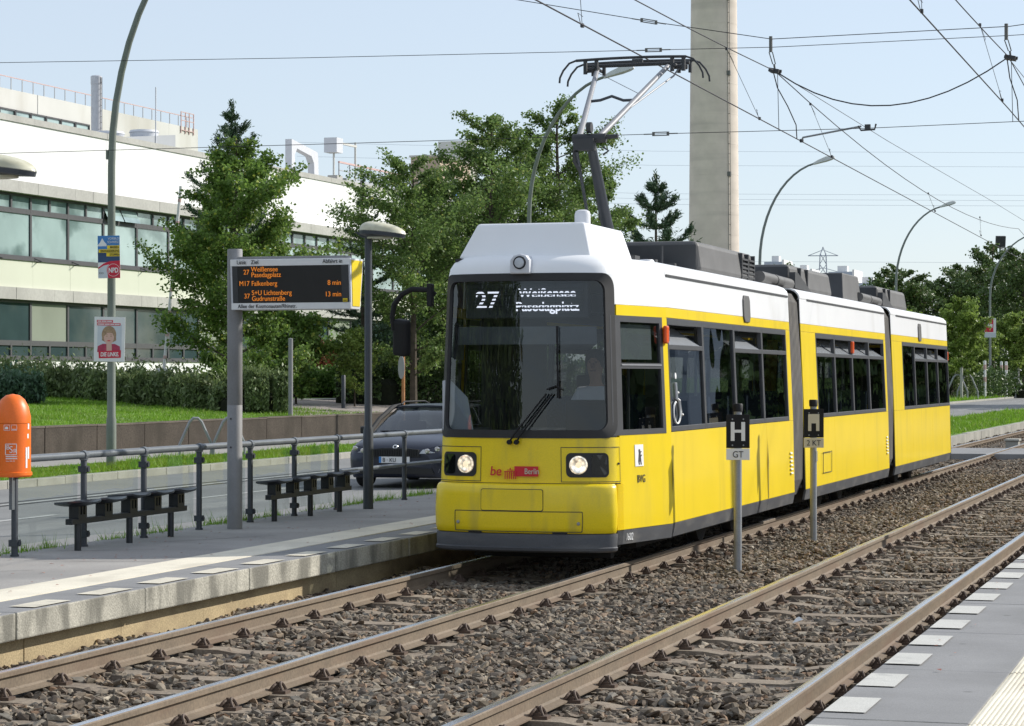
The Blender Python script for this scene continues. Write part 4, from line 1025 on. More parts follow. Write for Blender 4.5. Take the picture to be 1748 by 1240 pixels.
rad = [.15, (.15, .12), (.16, .11), (.07, .07), (.055, .06), (.085, .095), (.088, .10), (.05, .06), .075, .055, .042, .035, .075, .055, .042, .035, .09, .075, .055, .09, .075, .055]
bm_ = skin_mesh('body', pts, ed, rad)
for m in (M['shirt'], M['skin'], M['ink']): bm_.materials.append(m)
for p in bm_.polygons:
    c = p.center; p.material_index = 1 if (c.z > 1.31 or c.y < -.30 and c.z > .88) else (2 if c.z < .86 else 0)
bo = bpy.data.objects.new('body', bm_); COL.objects.link(bo); bo.parent = drv
mb = MB(); mb.lathe([(.098, 1.50), (.108, 1.56), (.10, 1.62), (.07, 1.665), (0, 1.68)], 16, (0, .005, 0)); mb.build('hair', M['hair'], drv, smooth=True)
mb = MB(); mb.lathe([(.012, -.03), (.022, .0), (.014, .028)], 8, (0, -.125, 1.51), axis='z')
for sx_ in (-.035, .035): mb.lathe([(.0, -.012), (.013, 0), (.0, .012)], 8, (sx_, -.112, 1.545))
mb.box(-.028, .028, -.112, -.104, 1.455, 1.465); mb.build('face', mat('face features', (.30, .16, .12), .6), drv)
mb = MB(); mb.box(-.26, .26, -.30, .22, .62, .70); mb.box(-.25, .25, .16, .26, .70, 1.42); mb.lathe([(.07, .0), (.07, .62)], 12); 
cs = thing('driver_seat', 'dark seat that the tram driver sits on behind the windscreen', 'seat', (TX + .47, TY + 1.02, .42)); mb.build('cushion', M['black'], cs, bevel=.03)
# ------------------------------------------------------------------ platform furniture
PZ = .22
# railing: posts, handrail, lower rail, glass panes
rl = thing('platform_railing', 'dark grey railing with glass panes along the back of the far platform', 'railing', (-10.5, 0, PZ))
ys = [19.20, 20.53, 21.82, 23.14, 24.49, 25.77, 27.12, 29.55, 31.9, 34.3, 36.7, 39.1, 41.5]
pm = MB(); pm.lathe([(.030, 0), (.030, .84), (.026, .85)], 12); pm.lathe([(.040, 0), (.040, .02)], 12); pmm = pm.mesh('post', M['dark_pole']); shade(pmm)
cm = MB(); cm.box(-.042, .042, -.036, .036, -.03, .03); cm.box(.02, .056, -.02, .02, -.018, .018); cmm = cm.mesh('clamp', M['dark_pole'])
tm = MB(); tm.tube([(0, 0, 0), (0, 0, .06)], .040, 10); tm.lathe([(.046, -.03), (.046, .03)], 12, axis='y', c=(0, 0, .045)); tmm = tm.mesh('fitting', M['rail_grey'])
for i, y in enumerate(ys):
    o = bpy.data.objects.new('post', pmm); COL.objects.link(o); o.parent = rl; o.location = (0, y, 0)
    f = bpy.data.objects.new('fitting', tmm); COL.objects.link(f); f.parent = o; f.location = (0, 0, .815)
    if y < 27:
        for z in (.12, .73):
            c = bpy.data.objects.new('clamp', cmm); COL.objects.link(c); c.parent = o; c.location = (0, 0, z)
for a, b in zip(ys, ys[1:]):
    mb = MB(); mb.tube([(0, a + .03, .865), (0, b - .03, .862)], .034, 14); mb.build('handrail', M['rail_grey'], rl, smooth=True)
    if a >= 27: MB().tube([(0, a + .02, .46), (0, b - .02, .458)], .026, 12).build('lower_rail', M['rail_grey'], rl, smooth=True)
    else: MB().box(-.048, -.040, a + .05, b - .05, .09, .78).build('glass_pane', M['pane_glass'], rl)
# benches
def bench(y0, label):
    t = thing('bench', label, 'bench', (-10.31, y0, PZ), 0, 'black metal seat rows on the far platform')
    MB().box(-.035, .035, .12, 2.62, .245, .30).build('beam', M['dark_seat'], t, bevel=.006)
    for y in (.30, 1.37, 2.30): MB().lathe([(.032, 0), (.032, .25)], 12, (0, y, 0)).build('leg', M['dark_seat'], t, smooth=True)
    for k in range(5):
        y = .30 + k * .535
        rows = []
        for i in range(9):
            u = -1 + 2 * i / 8; row = []
            for j in range(9):
                v = -1 + 2 * j / 8
                w = .235 * (1 - .10 * v * v); z = .485 - .018 * (1 - u * u) * (1 - v * v) * 1.2 + .020 * abs(u) ** 3 + .010 * v
                sx_ = .155 * (1 - .16 * u ** 4)
                row.append((v * sx_, y + u * w, z))
            rows.append(row)
        s = MB().grid([[(a, b, c - .045) for a, b, c in r_] for r_ in rows]).build('seat', M['dark_seat'], t, smooth=True, solid=.016)
        mb = MB()
        # one folded steel bracket: base strap, two cheeks with a window each, top strap
        w_ = .072
        mb.box(-.04, .04, y - w_, y + w_, .335, .350); mb.box(-.05, .05, y - w_, y + w_, .456, .468)
        for q in (-1, 1):
            a_ = y + q * w_; b_ = y + q * (w_ + .008); a_, b_ = min(a_, b_), max(a_, b_)
            mb.box(-.05, .05, a_, b_, .335, .468)
        for x_ in (-.05, .044):
            mb.box(x_, x_ + .006, y - w_, y + w_, .335, .375); mb.box(x_, x_ + .006, y - w_, y - .045, .375, .456); mb.box(x_, x_ + .006, y - .014, y + .014, .375, .456); mb.box(x_, x_ + .006, y + .045, y + w_, .375, .456)
        mb.v = [(a, b, c - .042) for a, b, c in mb.v]; mb.build('bracket', M['dark_seat'], s)
    return t
bench(19.74, 'black row of five metal seats left of the departure board pillar')
bench(24.42, 'black row of five metal seats between the departure board and the lamp post')
# litter bin on a railing post
bn = thing('litter_bin', 'orange dome-topped litter bin on a post at the left picture edge', 'litter bin', (-10.41, 19.0, PZ))
mb = MB(); mb.cbox((-.09, .15, .80), (.09, .12, .05), (0, 0, R(-30))); mb.cbox((-.09, .15, .62), (.03, .05, .40)); mb.build('bracket', M['rail_grey'], bn)
MB().lathe([(.0, .715), (.155, .72), (.170, .735), (.170, .76), (.158, .765), (.158, 1.19)], 32, caps=False).build('body', M['orange'], bn, smooth=True)
MB().lathe([(.158, 1.193), (.157, 1.25), (.138, 1.335), (.105, 1.40), (.06, 1.438), (.0, 1.45)], 32, caps=False).build('lid', M['orange'], bn, smooth=True)
def on_bin(az, z): a = R(az); return (.160 * math.cos(a), .160 * math.sin(a), z)
lab = bpy.data.objects.new('label', None); COL.objects.link(lab); lab.parent = bn; lab.location = on_bin(-65, .92); lab.rotation_euler = (0, 0, R(25))
mb = MB()
def fr_(mb, x0, x1, z0, z1, w=.006, y=-.003):
    mb.box(x0, x1, y, 0, z0, z0 + w); mb.box(x0, x1, y, 0, z1 - w, z1); mb.box(x0, x0 + w, y, 0, z0, z1); mb.box(x1 - w, x1, y, 0, z0, z1)
fr_(mb, -.055, .045, -.005, .095); fr_(mb, -.066, -.016, .21, .26, .003); fr_(mb, -.004, .046, .21, .26, .003); mb.box(.004, .04, -.003, 0, .218, .224); mb.prism([(-.056, .222), (-.03, .222), (-.03, .24), (-.045, .246), (-.056, .238)], -.003, 0)
mb.build('print', M['white'], lab)
text('B', lab, M['white'], .055, (-.047, -.004, .045), FRONT); text('S', lab, M['white'], .085, (-.020, -.004, .015), FRONT, sx=.8); text('R', lab, M['white'], .055, (.014, -.004, .012), FRONT)
mb = MB()
for z in (-.022, -.040): mb.box(-.05, .048, -.003, 0, z, z + .008)
mb.build('print', M['white'], lab); text('www.bsr.de', lab, M['white'], .018, (-.05, -.004, -.062), FRONT, sx=.9)
mb = MB()
for az, z0, z1 in ((-13, .80, .98), (-3, .88, .985), (-6, 1.06, 1.10), (-3, 1.14, 1.19)):
    a0, a1 = R(az - 4), R(az + 4); mb.add([(.1595 * math.cos(a0), .1595 * math.sin(a0), z0), (.1595 * math.cos(a1), .1595 * math.sin(a1), z0), (.1595 * math.cos(a1), .1595 * math.sin(a1), z1), (.1595 * math.cos(a0), .1595 * math.sin(a0), z1)], [(0, 1, 2, 3)])
mb.build('side_print', M['white'], bn)
# departure board
db = thing('departure_board', 'grey pillar carrying a departure display with amber lettering', 'departure board', (-10.2, 23.38, PZ))
mb = MB(); mb.lathe([(.080, 0), (.080, 1.30), (.0785, 1.302), (.0785, 1.306), (.080, 1.308), (.080, 2.935), (.076, 2.945), (0, 2.946)], 24); pl_ = mb.build('pillar', M['grey_pole'], db, smooth=True)
for z in (1.16, .86): MB().lathe([(0, -.004), (.010, -.003), (.010, .01)], 8, (-.01, -.082, z), axis='y', caps=False).build('bolt', M['ink'], pl_)
BZ0, BZ1 = 2.30, 2.825
hsg = MB(); hsg.prism([(-.16, BZ0), (.10, BZ0), (.20, BZ1), (-.20, BZ1)], .03, 1.37, 'x')   # poly in (y,z), long axis x
hs = hsg.build('housing', M['white_plastic'], db, bevel=.006)
MB().box(.02, 1.28, -.06, .06, BZ1, BZ1 + .035).build('top_rail', M['grey_pole'], db, bevel=.004)
tilt = math.atan2(-.04, BZ1 - BZ0)   # front face leans out towards the top
def face(u0, u1, v0, v1, name, m, off=.003, parent=db):
    # u along x, v up the sloping front face (0..1)
    q = lambda u, v: (u, -.16 - .04 * v - off, BZ0 + (BZ1 - BZ0) * v)
    return MB().add([q(u0, v0), q(u1, v0), q(u1, v1), q(u0, v1)], [(0, 1, 2, 3)]).build(name, m, parent, solid=.004)
scr = face(.055, 1.35, .135, .865, 'screen', M['car_black'], .004)
face(.055, .115, .135, .865, 'screen_margin', M['roof_dark'], .008, scr); face(1.275, 1.35, .135, .865, 'screen_margin', M['roof_dark'], .008, scr)
fr = (R(90) - tilt * -1, 0, 0)
def btext(s, u, v, size, m, align='LEFT', sx=.9, par=None, off=.012):
    return text(s, par or scr, m, size, (u, -.16 - .04 * v - off, BZ0 + (BZ1 - BZ0) * v), (R(90) + math.atan2(.04, .525), 0, 0), align=align, sx=sx)
hd = face(.035, 1.365, .868, .992, 'header_strip', M['white'], .004); ft = face(.035, 1.365, .008, .132, 'footer_strip', M['white'], .004)
btext('Linie', .11, .905, .062, M['ink'], par=hd); btext('Ziel', .27, .905, .062, M['ink'], par=hd); btext('Abfahrt in', 1.29, .905, .060, M['ink'], 'RIGHT', par=hd)
btext('Allee der Kosmonauten/Rhinstr.', .11, .035, .056, M['ink'], par=ft)
for s, u, v, al in (('27', .25, .70, 'RIGHT'), ('Weißensee', .27, .755, 'LEFT'), ('Pasedagplatz', .27, .645, 'LEFT'), ('M17', .25, .475, 'RIGHT'), ('Falkenberg', .27, .475, 'LEFT'), ('8 min', 1.27, .475, 'RIGHT'),
                    ('37', .25, .225, 'RIGHT'), ('S+U Lichtenberg', .27, .29, 'LEFT'), ('Gudrunstraße', .27, .175, 'LEFT'), ('13 min', 1.27, .25, 'RIGHT')):
    btext(s, u, v, .072, M['led_orange'], al, .92)
yl = face(1.285, 1.335, .145, .21, 'corner_label', M['tram_yellow'], .010)
btext('BVG', 1.292, .155, .022, M['ink'], par=yl, off=.016)
MB().prism([(-.13, BZ0 + .03), (.075, BZ0 + .03), (.155, BZ1 - .02), (-.16, BZ1 - .02)], 1.370, 1.376, 'x').build('end_panel', M['tram_yellow'], db)
MB().box(.0, .06, -.05, .05, BZ0 + .1, BZ1 - .1).build('mounting', M['grey_pole'], db)
# platform lamps
def plat_lamp(y, label):
    t = thing('platform_lamp', label, 'lamp post', (-10.2, y, PZ), 0, 'dome lamps along the far platform')
    MB().lathe([(.062, 0), (.062, .95), (.046, 1.0), (.044, 3.32)], 18).build('post', M['dark_pole'], t, smooth=True)
    h = bpy.data.objects.new('lamp_head', None); COL.objects.link(h); h.parent = t; h.location = (0, 0, 3.33)
    rows = []
    for a in range(0, 91, 15):
        row = []
        for b in range(0, 361, 20):
            ca, sa = math.cos(R(a)), math.sin(R(a)); cb, sb = math.cos(R(b)), math.sin(R(b))
            ex = .42 if cb > 0 else .16
            row.append((.06 + ex * (abs(cb) ** .8) * (1 if cb > 0 else -1) * ca ** .85, .20 * sb * ca ** .7, .040 + .115 * sa ** .9 - .05 * max(0, cb) * ca))
        rows.append(row)
    MB().grid(rows).build('dome', M['lamp_dome'], h, smooth=True)
    rim = rows[0]
    mb = MB(); mb.grid([[(x, y_, z + .004) for x, y_, z in rim], [(x * .97, y_ * .97, z - .042) for x, y_, z in rim], [(x * .55 + .05, y_ * .6, -.035) for x, y_, z in rim]]); mb.build('rim', M['dark_pole'], h, smooth=True)
    MB().poly([(x * .55 + .05, y_ * .6, -.036) for x, y_, z in rim[:-1]]).build('diffuser', M['lamp_dome'], h, solid=.02)
    MB().prism([(-.16, .03), (-.07, -.04), (.06, -.05), (.06, .03)], -.05, .05).build('bracket', M['dark_pole'], h)
    return t
plat_lamp(27.40, 'slim dark platform lamp post with cream dome right of the departure board')
plat_lamp(18.12, 'platform lamp whose cream dome enters at the left picture edge')
# stop signs between the tracks
def stop_sign(y, word, cov, lbl, pale):
    t = thing('stop_sign', lbl, 'stop sign', (-4.93, y, -.16), R(13), 'tram stopping point signs between the tracks')
    mb = MB(); mb.lathe([(.040, 0), (.040, 1.63)], 16); mb.build('post', M['steel'], t, smooth=True)
    MB().lathe([(.05, 1.63), (.052, 1.70), (.044, 1.71), (0, 1.711)], 16).build('cap', M['black'], t, smooth=True)
    p = MB().box(-.118, .118, -.068, -.055, 1.262, 1.60).build('plate', M['black'], t, bevel=.003)
    if cov:
        mb = MB(); mb.box(-.066, .066, -.072, -.068, 1.43, 1.54); mb.box(-.066, -.028, -.072, -.068, 1.34, 1.43); mb.box(.028, .066, -.072, -.068, 1.34, 1.43); mb.build('letter', pale, p)
    else:
        mb = MB(); mb.box(-.072, -.034, -.072, -.068, 1.335, 1.525); mb.box(.034, .072, -.072, -.068, 1.335, 1.525); mb.box(-.034, .034, -.0718, -.068, 1.418, 1.447); mb.build('letter', pale, p)
    mb = MB()
    for x in (-.055, .055):
        for z in (1.283, 1.545): mb.lathe([(0, -.074), (.008, -.072), (.008, -.066)], 8, (x, 0, z + .008), axis='y', caps=False)
    mb.build('screw', M['steel'], p)
    w = MB().box(-.118, .118, -.070, -.055, 1.142, 1.258).build('supplementary_plate', pale, t, bevel=.003)
    text(word, w, M['ink'], .092, (0, -.073, 1.168), FRONT, align='CENTER', sx=.9)
    return t
stop_sign(23.93, 'GT', False, 'black H stop sign post with a white GT plate', M['white'])
s2 = stop_sign(28.36, '2 KT', True, 'black stop sign post with a cream 2 KT plate', mat('yellowed white', (.60, .55, .43), .6, var=.06))
mb = MB(); mb.box(.028, .046, -.035, -.02, .98, 1.10); mb.build('sticker', M['white'], s2)

# ------------------------------------------------------------------ street lamps with arched arms
def street_lamp(x, y, H, reach, label, m, r=.085, zb=.125, zk=.61):
    t = thing('street_lamp', label, 'street lamp', (x, y, zb), 0, 'arched street lamps along the road')
    zs = H * zk
    pts = [(0, 0, 0), (0, 0, .9), (0, 0, .95), (0, 0, zs * .6), (0, 0, zs)]
    for k in range(1, 13):
        a = R(90 * k / 12 * .90); pts.append((reach * (1 - math.cos(a)) * 1.02, 0, zs + (H - zs) * math.sin(a) / math.sin(R(81))))
    rr = [r * 1.05, r * 1.05, r * .9, r * .85, r * .78] + [r * (.76 - .026 * k) for k in range(12)]
    MB().tube(pts, rr, 12).build('pole', m, t, smooth=True)
    e = pts[-1]
    h = MB()
    rows = []
    for u, w, zt, zb_ in ((-.08, .05, .03, -.04), (.12, .085, .07, -.05), (.42, .12, .10, -.065), (.62, .11, .09, -.06), (.74, .06, .03, -.04)):
        rows.append([(u, -w, zb_ * .6), (u, -w * .8, zt * .75), (u, 0, zt), (u, w * .8, zt * .75), (u, w, zb_ * .6), (u, 0, zb_), (u, -w, zb_ * .6)])
    h.grid(rows); h.poly(rows[0][:-1]); h.poly(rows[-1][:-1])
    h.build('lamp_head', M['lamp_head'], t, e, (0, R(-16), 0), smooth=True).scale = (1.15, 1.45, 1.5)
    return t
L1 = street_lamp(-20.23, 40.66, 10.6, 3.2, 'tall greenish arched lamp post carrying two election posters', M['lamp_green'], .088, zk=.53)
MB().box(-.10, -.06, -.04, .04, 5.75, 5.92).build('junction_box', M['lamp_green'], L1)
street_lamp(-20.56, 69.0, 10.62, 2.80, 'arched street lamp rising from behind the tram front, lamp under the pantograph', M['lamp_green'], .085)
street_lamp(-20.3, 103.3, 10.95, 2.85, 'arched street lamp above the tram roof just right of the tall chimney', M['lamp_far'], .085)
street_lamp(-20.3, 145.7, 11.95, 3.2, 'arched street lamp above the rear end of the tram', M['lamp_far'], .095)
street_lamp(-20.48, 202.9, 13.6, 4.4, 'arched street lamp at the right edge with red posters', M['lamp_far'], .11)
# election posters on the nearest lamp post (flat prints on boards)
def board(name, label, w, h, loc, roty=0, rotz=0.0):
    t = thing(name, label, 'poster', loc, rotz, 'election posters on the lamp posts')
    t.rotation_euler = (0, roty, rotz)
    MB().box(-w / 2, w / 2, -.012, 0, -h / 2, h / 2).build('board', M['white'], t)
    return t
def pbox(t, x0, x1, z0, z1, m, y=-.014, name='print'): return MB().box(x0, x1, y, -.012, z0, z1).build(name, m, t)
BL = mat('poster blue', (.06, .22, .52), .6, var=.1); DBL = mat('poster dark blue', (.03, .07, .16), .6, var=.2); YE = mat('poster yellow', (.85, .62, .02), .6, var=.03); GR = mat('poster grey', (.58, .62, .66), .6, var=.04)
RD = mat('poster red', (.60, .02, .05), .6, var=.04); ROSE = mat('printed jacket', (.42, .05, .10), .7, var=.15, scale=20); FACE = mat('printed face', (.66, .42, .34), .6, var=.03); HAIRP = mat('printed hair', (.36, .24, .14), .6, var=.25, scale=40)
nL = (-20.4, 40.66 - .105, 0)
p1 = board('election_poster', 'upper poster in blue, yellow and red on the nearest lamp post', .41, .79, (-20.23, 40.56, 4.05), R(-1), R(17))
pbox(p1, -.205, .205, -.10, .395, BL); pbox(p1, -.205, .205, -.10, .09, DBL, -.015)
MB().prism([(-.205, .22), (-.16, .27), (-.12, .35), (-.08, .28), (-.04, .24), (-.04, .2), (-.205, .2)], -.0155, -.012).build('mountain', M['white'], p1)
for s, z, x0 in (('MASSEN-', .155, -.03), ('EINWANDERUNG', .085, -.19), ('STOPPEN', .015, -.045)):
    pbox(p1, x0, .20, z - .005, z + .058, YE, -.0165); text(s, p1, M['ink'], .058, (.195, -.0195, z + .006), FRONT, align='RIGHT', sx=.74, bold=.001)
text('VORBILD', p1, M['white'], .062, (.19, -.018, .32), FRONT, align='RIGHT', sx=.8); text('SCHWEIZ', p1, M['white'], .062, (.19, -.018, .255), FRONT, align='RIGHT', sx=.8)
MB().prism([(-.205, -.20), (-.10, -.12), (.02, -.08), (.205, -.07), (.205, -.395), (-.205, -.395)], -.0165, -.012).build('print', RD, p1)
MB().prism([(-.205, -.225), (-.10, -.16), (.0, -.14), (-.04, -.22), (-.02, -.395), (-.205, -.395)], -.0175, -.012).build('print', GR, p1)
MB().lathe([(0, -.020), (.125, -.019), (.125, -.012)], 26, (.08, 0, -.245), axis='y', caps=False).build('disc', RD, p1); MB().lathe([(.112, -.0208), (.118, -.0208)], 26, (.08, 0, -.245), axis='y', caps=False).build('disc_line', M['white'], p1)
text('NPD', p1, M['white'], .125, (.08, -.0225, -.29), FRONT, align='CENTER', sx=.72, bold=.004)
text('>>>', p1, M['insul'], .09, (-.195, -.0195, -.33), FRONT, sx=.6)
p2 = board('election_poster', 'lower poster with a portrait in a red jacket on the nearest lamp post', .57, .83, (-20.215, 40.555, 2.52), R(1), R(17))
pbox(p2, -.225, .225, -.24, .27, GR)
pbox(p2, -.24, .06, .31, .355, RD, -.0145); pbox(p2, -.235, .20, .255, .30, RD, -.0148)
mb = MB()
for x0, x1, z in ((-.225, -.16, .325), (-.15, -.06, .325), (-.05, .04, .325), (-.222, -.10, .270), (-.09, .0, .270), (.01, .08, .270), (.09, .185, .270)): mb.box(x0, x1, -.018, -.014, z, z + .017)
mb.build('small_print', M['white'], p2)
def ell(cx, cz, rx, rz, n=24, a0=0, a1=360): return [(cx + rx * math.cos(R(a0 + (a1 - a0) * k / n)), cz + rz * math.sin(R(a0 + (a1 - a0) * k / n))) for k in range(n)]
MB().prism([(-.225, -.24), (-.215, -.13), (-.12, -.085), (.10, -.085), (.195, -.13), (.205, -.24)], -.0150, -.012).build('jacket', ROSE, p2)
MB().prism(ell(-.01, .085, .135, .165), -.0152, -.012).build('hair', HAIRP, p2)
MB().prism([(-.135, .08), (-.14, -.02), (-.06, -.06), (.05, -.06), (.125, -.02), (.12, .08)], -.0154, -.012).build('hair', HAIRP, p2)
MB().prism([(-.05, -.24), (-.055, -.05), (.04, -.05), (.05, -.24)], -.0156, -.012).build('neck', FACE, p2)
MB().prism(ell(-.01, .035, .095, .128), -.0160, -.012).build('face', FACE, p2)
mb = MB()
for x in (-.048, .03): mb.prism(ell(x, .055, .017, .007, 10), -.0166, -.0158); mb.prism(ell(x, .083, .024, .005, 10), -.0166, -.0158)
mb.build('eyes', HAIRP, p2); MB().prism(ell(-.01, -.028, .032, .010, 12), -.0167, -.0158).build('mouth', RD, p2)
MB().prism([(-.105, .05), (-.10, .13), (-.04, .17), (.05, .165), (.09, .10), (.08, .06), (.05, .115), (-.04, .12)], -.0165, -.012).build('fringe', HAIRP, p2)
MB().prism([(-.19, -.355), (.215, -.34), (.218, -.20), (-.20, -.225)], -.0172, -.012).build('banner', RD, p2)
text('DIE LINKE.', p2, M['white'], .105, (.01, -.0195, -.315), (R(90), R(-1.5), 0), align='CENTER', sx=.70, bold=.003, shear=.12)
p3 = board('election_poster', 'red and white poster on the far right lamp post beside the trees', .95, 1.6, (-20.4, 202.3, 5.9), 0, R(15))
pbox(p3, -.45, .25, -.35, .72, RD, -.02); pbox(p3, -.47, .47, -.8, -.42, GR, -.02); MB().add([(-.38, -.035, .1), (.18, -.035, .0), (.18, -.035, .3), (-.38, -.035, .42)], [(0, 1, 2, 3)]).build('print', M['white'], p3, solid=.01)

# ------------------------------------------------------------------ retaining wall, hoops, posts, road sign, barrier
rw = thing('retaining_wall', 'weathered ribbed concrete retaining wall below the lawn', 'wall', (-25.2, 0, .14))
n = 48; wpr = []
pts = []
for k in range(n): y = 2.48 * k / n; d = 2.48 / n; pts += [(0.0, y + .01), (0.0, y + d * .55), (-.013, y + d * .70), (-.013, y + d * .9)]
vs = []
rows = [[(x, y, -.2) for x, y in pts], [(x, y, .56) for x, y in pts]]
wm = MB(); wm.grid(rows); wm.box(-.24, -.016, .008, 2.48, -.2, .559); wmesh = wm.mesh('wall_panel', M['wallrib'])
cpm = MB().box(-.25, .012, .006, 2.482, .562, .60).mesh('coping_stone', M['wallrib'])
for k in range(-3, 32):
    o = bpy.data.objects.new('wall_panel', wmesh); COL.objects.link(o); o.parent = rw; o.location = (rng.uniform(-.008, .008), 32.5 + 2.49 * k, rng.uniform(-.008, .008))
    c = bpy.data.objects.new('coping_stone', cpm); COL.objects.link(c); c.parent = o
def hoop(x, y, rz, label, s=1.0):
    t = thing('bicycle_hoop', label, 'bicycle rack', (x, y, .14), rz, 'bent tube hoops beside the road')
    t.scale = (s, s, s)
    MB().tube([(-.34, 0, -.1), (-.34, 0, .25), (-.13, 0, .72), (-.05, 0, .80), (.05, 0, .80), (.13, 0, .72), (.34, 0, .25), (.34, 0, -.1)], .03, 8).build('tube', M['steel'], t, smooth=True)
    return t
hoop(-20.9, 47.6, R(35), 'steel tube hoop just right of the departure board pillar')
hoop(-21.5, 47.2, R(35), 'steel tube hoop half hidden by the departure board pillar')
for k, (x, y) in enumerate([(-21.3, 186.5), (-20.6, 187.2), (-19.8, 211.0), (-19.2, 212.0)]):
    hoop(x, y, R(20), ('leftmost of the far steel hoops by the young tree', 'second far steel hoop by the young tree', 'far steel hoop in front of the right-hand tree trunk', 'rightmost far steel hoop at the picture edge')[k], 2.3 if k < 2 else 2.0)
gp = thing('post', 'grey steel post on the retaining wall left of the driveway', 'post', (-25.75, 62.92, .70)); MB().lathe([(.065, -.2), (.065, 2.2), (0, 2.22)], 12).build('tube', M['grey_pole'], gp, smooth=True)
bp = thing('bollard', 'thin dark post standing in the driveway', 'bollard', (-27.78, 72.34, .80)); MB().lathe([(.07, -.1), (.07, 1.06), (.055, 1.08), (0, 1.08)], 10).build('tube', M['dark_pole'], bp, smooth=True); MB().box(-.13, .13, -.13, .13, -.02, .02).build('foot_plate', M['dark_pole'], bp)
sg = thing('road_sign', 'round road sign seen edge-on, on a rusty pole behind the car', 'road sign', (-25.05, 70.4, .14), R(-55)); MB().tube([(0, 0, 0), (0, 0, 3.3)], .055, 10).build('pole', M['rust'], sg, smooth=True)
MB().lathe([(0, -.075), (.36, -.07), (.36, -.055), (0, -.055)], 28, (0, 0, 1.98), axis='y').build('disc', M['corrugated'], sg, smooth=True)
MB().lathe([(0, -.075), (.25, -.07), (.25, -.055), (0, -.055)], 20, (0, 0, 2.72), axis='y').build('disc', M['corrugated'], sg, smooth=True)
br = thing('barrier_arm', 'raised white barrier arm with red bands beside the linden tree', 'barrier', (-33.6, 71.3, lawn_z(-33.6)), 0)
mb = MB(); a, b = Vector((0, 0, 1.0)), Vector((.55, .1, 6.95)); mb.tube([a, b], .055, 8); mb.build('arm', M['barrier'], br)
for k in range(8):
    p0 = a.lerp(b, .06 + k * .122); p1 = a.lerp(b, .06 + k * .122 + .018); MB().tube([p0, p1], .062, 8).build('red_band', M['red_paint'], br)
MB().box(-.2, .2, -.2, .2, 0, 1.05).build('housing', M['barrier'], br, bevel=.03)
# bollards with red bands, far right
for k, (x, y) in enumerate([(-20.2, 196.0), (-19.9, 206.5), (-19.55, 207.0)]):
    t = thing('marker_post', ('white marker post with red band beside the far lamp', 'left of two red banded marker posts by the far hoops', 'right of two red banded marker posts by the far hoops')[k], 'bollard', (x, y, .12), 0, 'red and white marker posts by the road')
    MB().lathe([(.11, 0), (.11, 3.0), (0, 3.02)], 8).build('tube', M['white'], t)
    for z in (2.3, 1.3): MB().lathe([(.115, z), (.115, z + .4)], 8).build('red_band', M['red_paint'], t)
# crossing over the tracks and the small box between the rails
cx = thing('track_crossing', 'grey slab crossing over the tracks behind the tram', 'crossing', (0, 58.2, 0))
for x0, x1, z in ((-8.1, -7.45, -.012), (-7.26, -5.97, -.012), (-5.78, -4.10, -.012), (-3.90, -2.60, -.012), (-2.40, -2.0, -.012)):
    for k in range(3): MB().box(x0, x1, k * 1.6 + .01, k * 1.6 + 1.59, -.16, z).build('crossing_slab', M['slab'], cx, bevel=.01)
kb = thing('track_box', 'low concrete cable box between the rails beyond the crossing', 'cable box', (-6.15, 67.0, -.16)); MB().box(-.17, .17, -.3, .3, 0, .22).build('body', M['kerb'], kb, bevel=.02); MB().box(-.2, .2, -.33, .33, .222, .29).build('lid', M['kerb'], kb, bevel=.02)
# ------------------------------------------------------------------ dark blue estate car
car = thing('estate_car', 'dark blue estate car on the road behind the tram front', 'car', (-13.28, 36.95, 0.0), R(2.0)); car.scale = (1.0, 1.0, .925)
def sect(y, w, zb, zt, crown, tw):
    # half section of the lower body, mirrored; w half width, tw half width at the top edge
    return [(-tw * .0, y, zt + crown), (tw * .55, y, zt + crown * .8), (tw * .9, y, zt + crown * .25), (tw, y, zt - .02), (w, y, zt - .14), (w * 1.0, y, (zt + zb) / 2), (w * .985, y, zb + .12), (w * .93, y, zb), (0, y, zb)]
st = [(0.0, .62, .30, .60, .02, .55), (.03, .74, .22, .68, .03, .66), (.10, .81, .19, .74, .035, .72), (.25, .845, .18, .80, .045, .76), (.55, .86, .18, .86, .06, .77), (.95, .865, .18, .92, .065, .77), (1.25, .865, .18, .955, .06, .78), (1.6, .865, .18, .97, .04, .81), (2.6, .87, .18, .98, .02, .83), (3.6, .865, .18, .99, .02, .83), (4.05, .84, .22, .98, .02, .80), (4.22, .78, .32, .92, .02, .72)]
mb = MB(); rows = []
for s in st:
    h = sect(*s); rows.append(h + [(-x, y, z) for x, y, z in h[-2:0:-1]] + [h[0]])
mb.grid(rows); mb.poly(rows[0][:-1]); mb.poly(rows[-1][:-1])
body = mb.build('body', M['car_blue'], car, smooth=True)
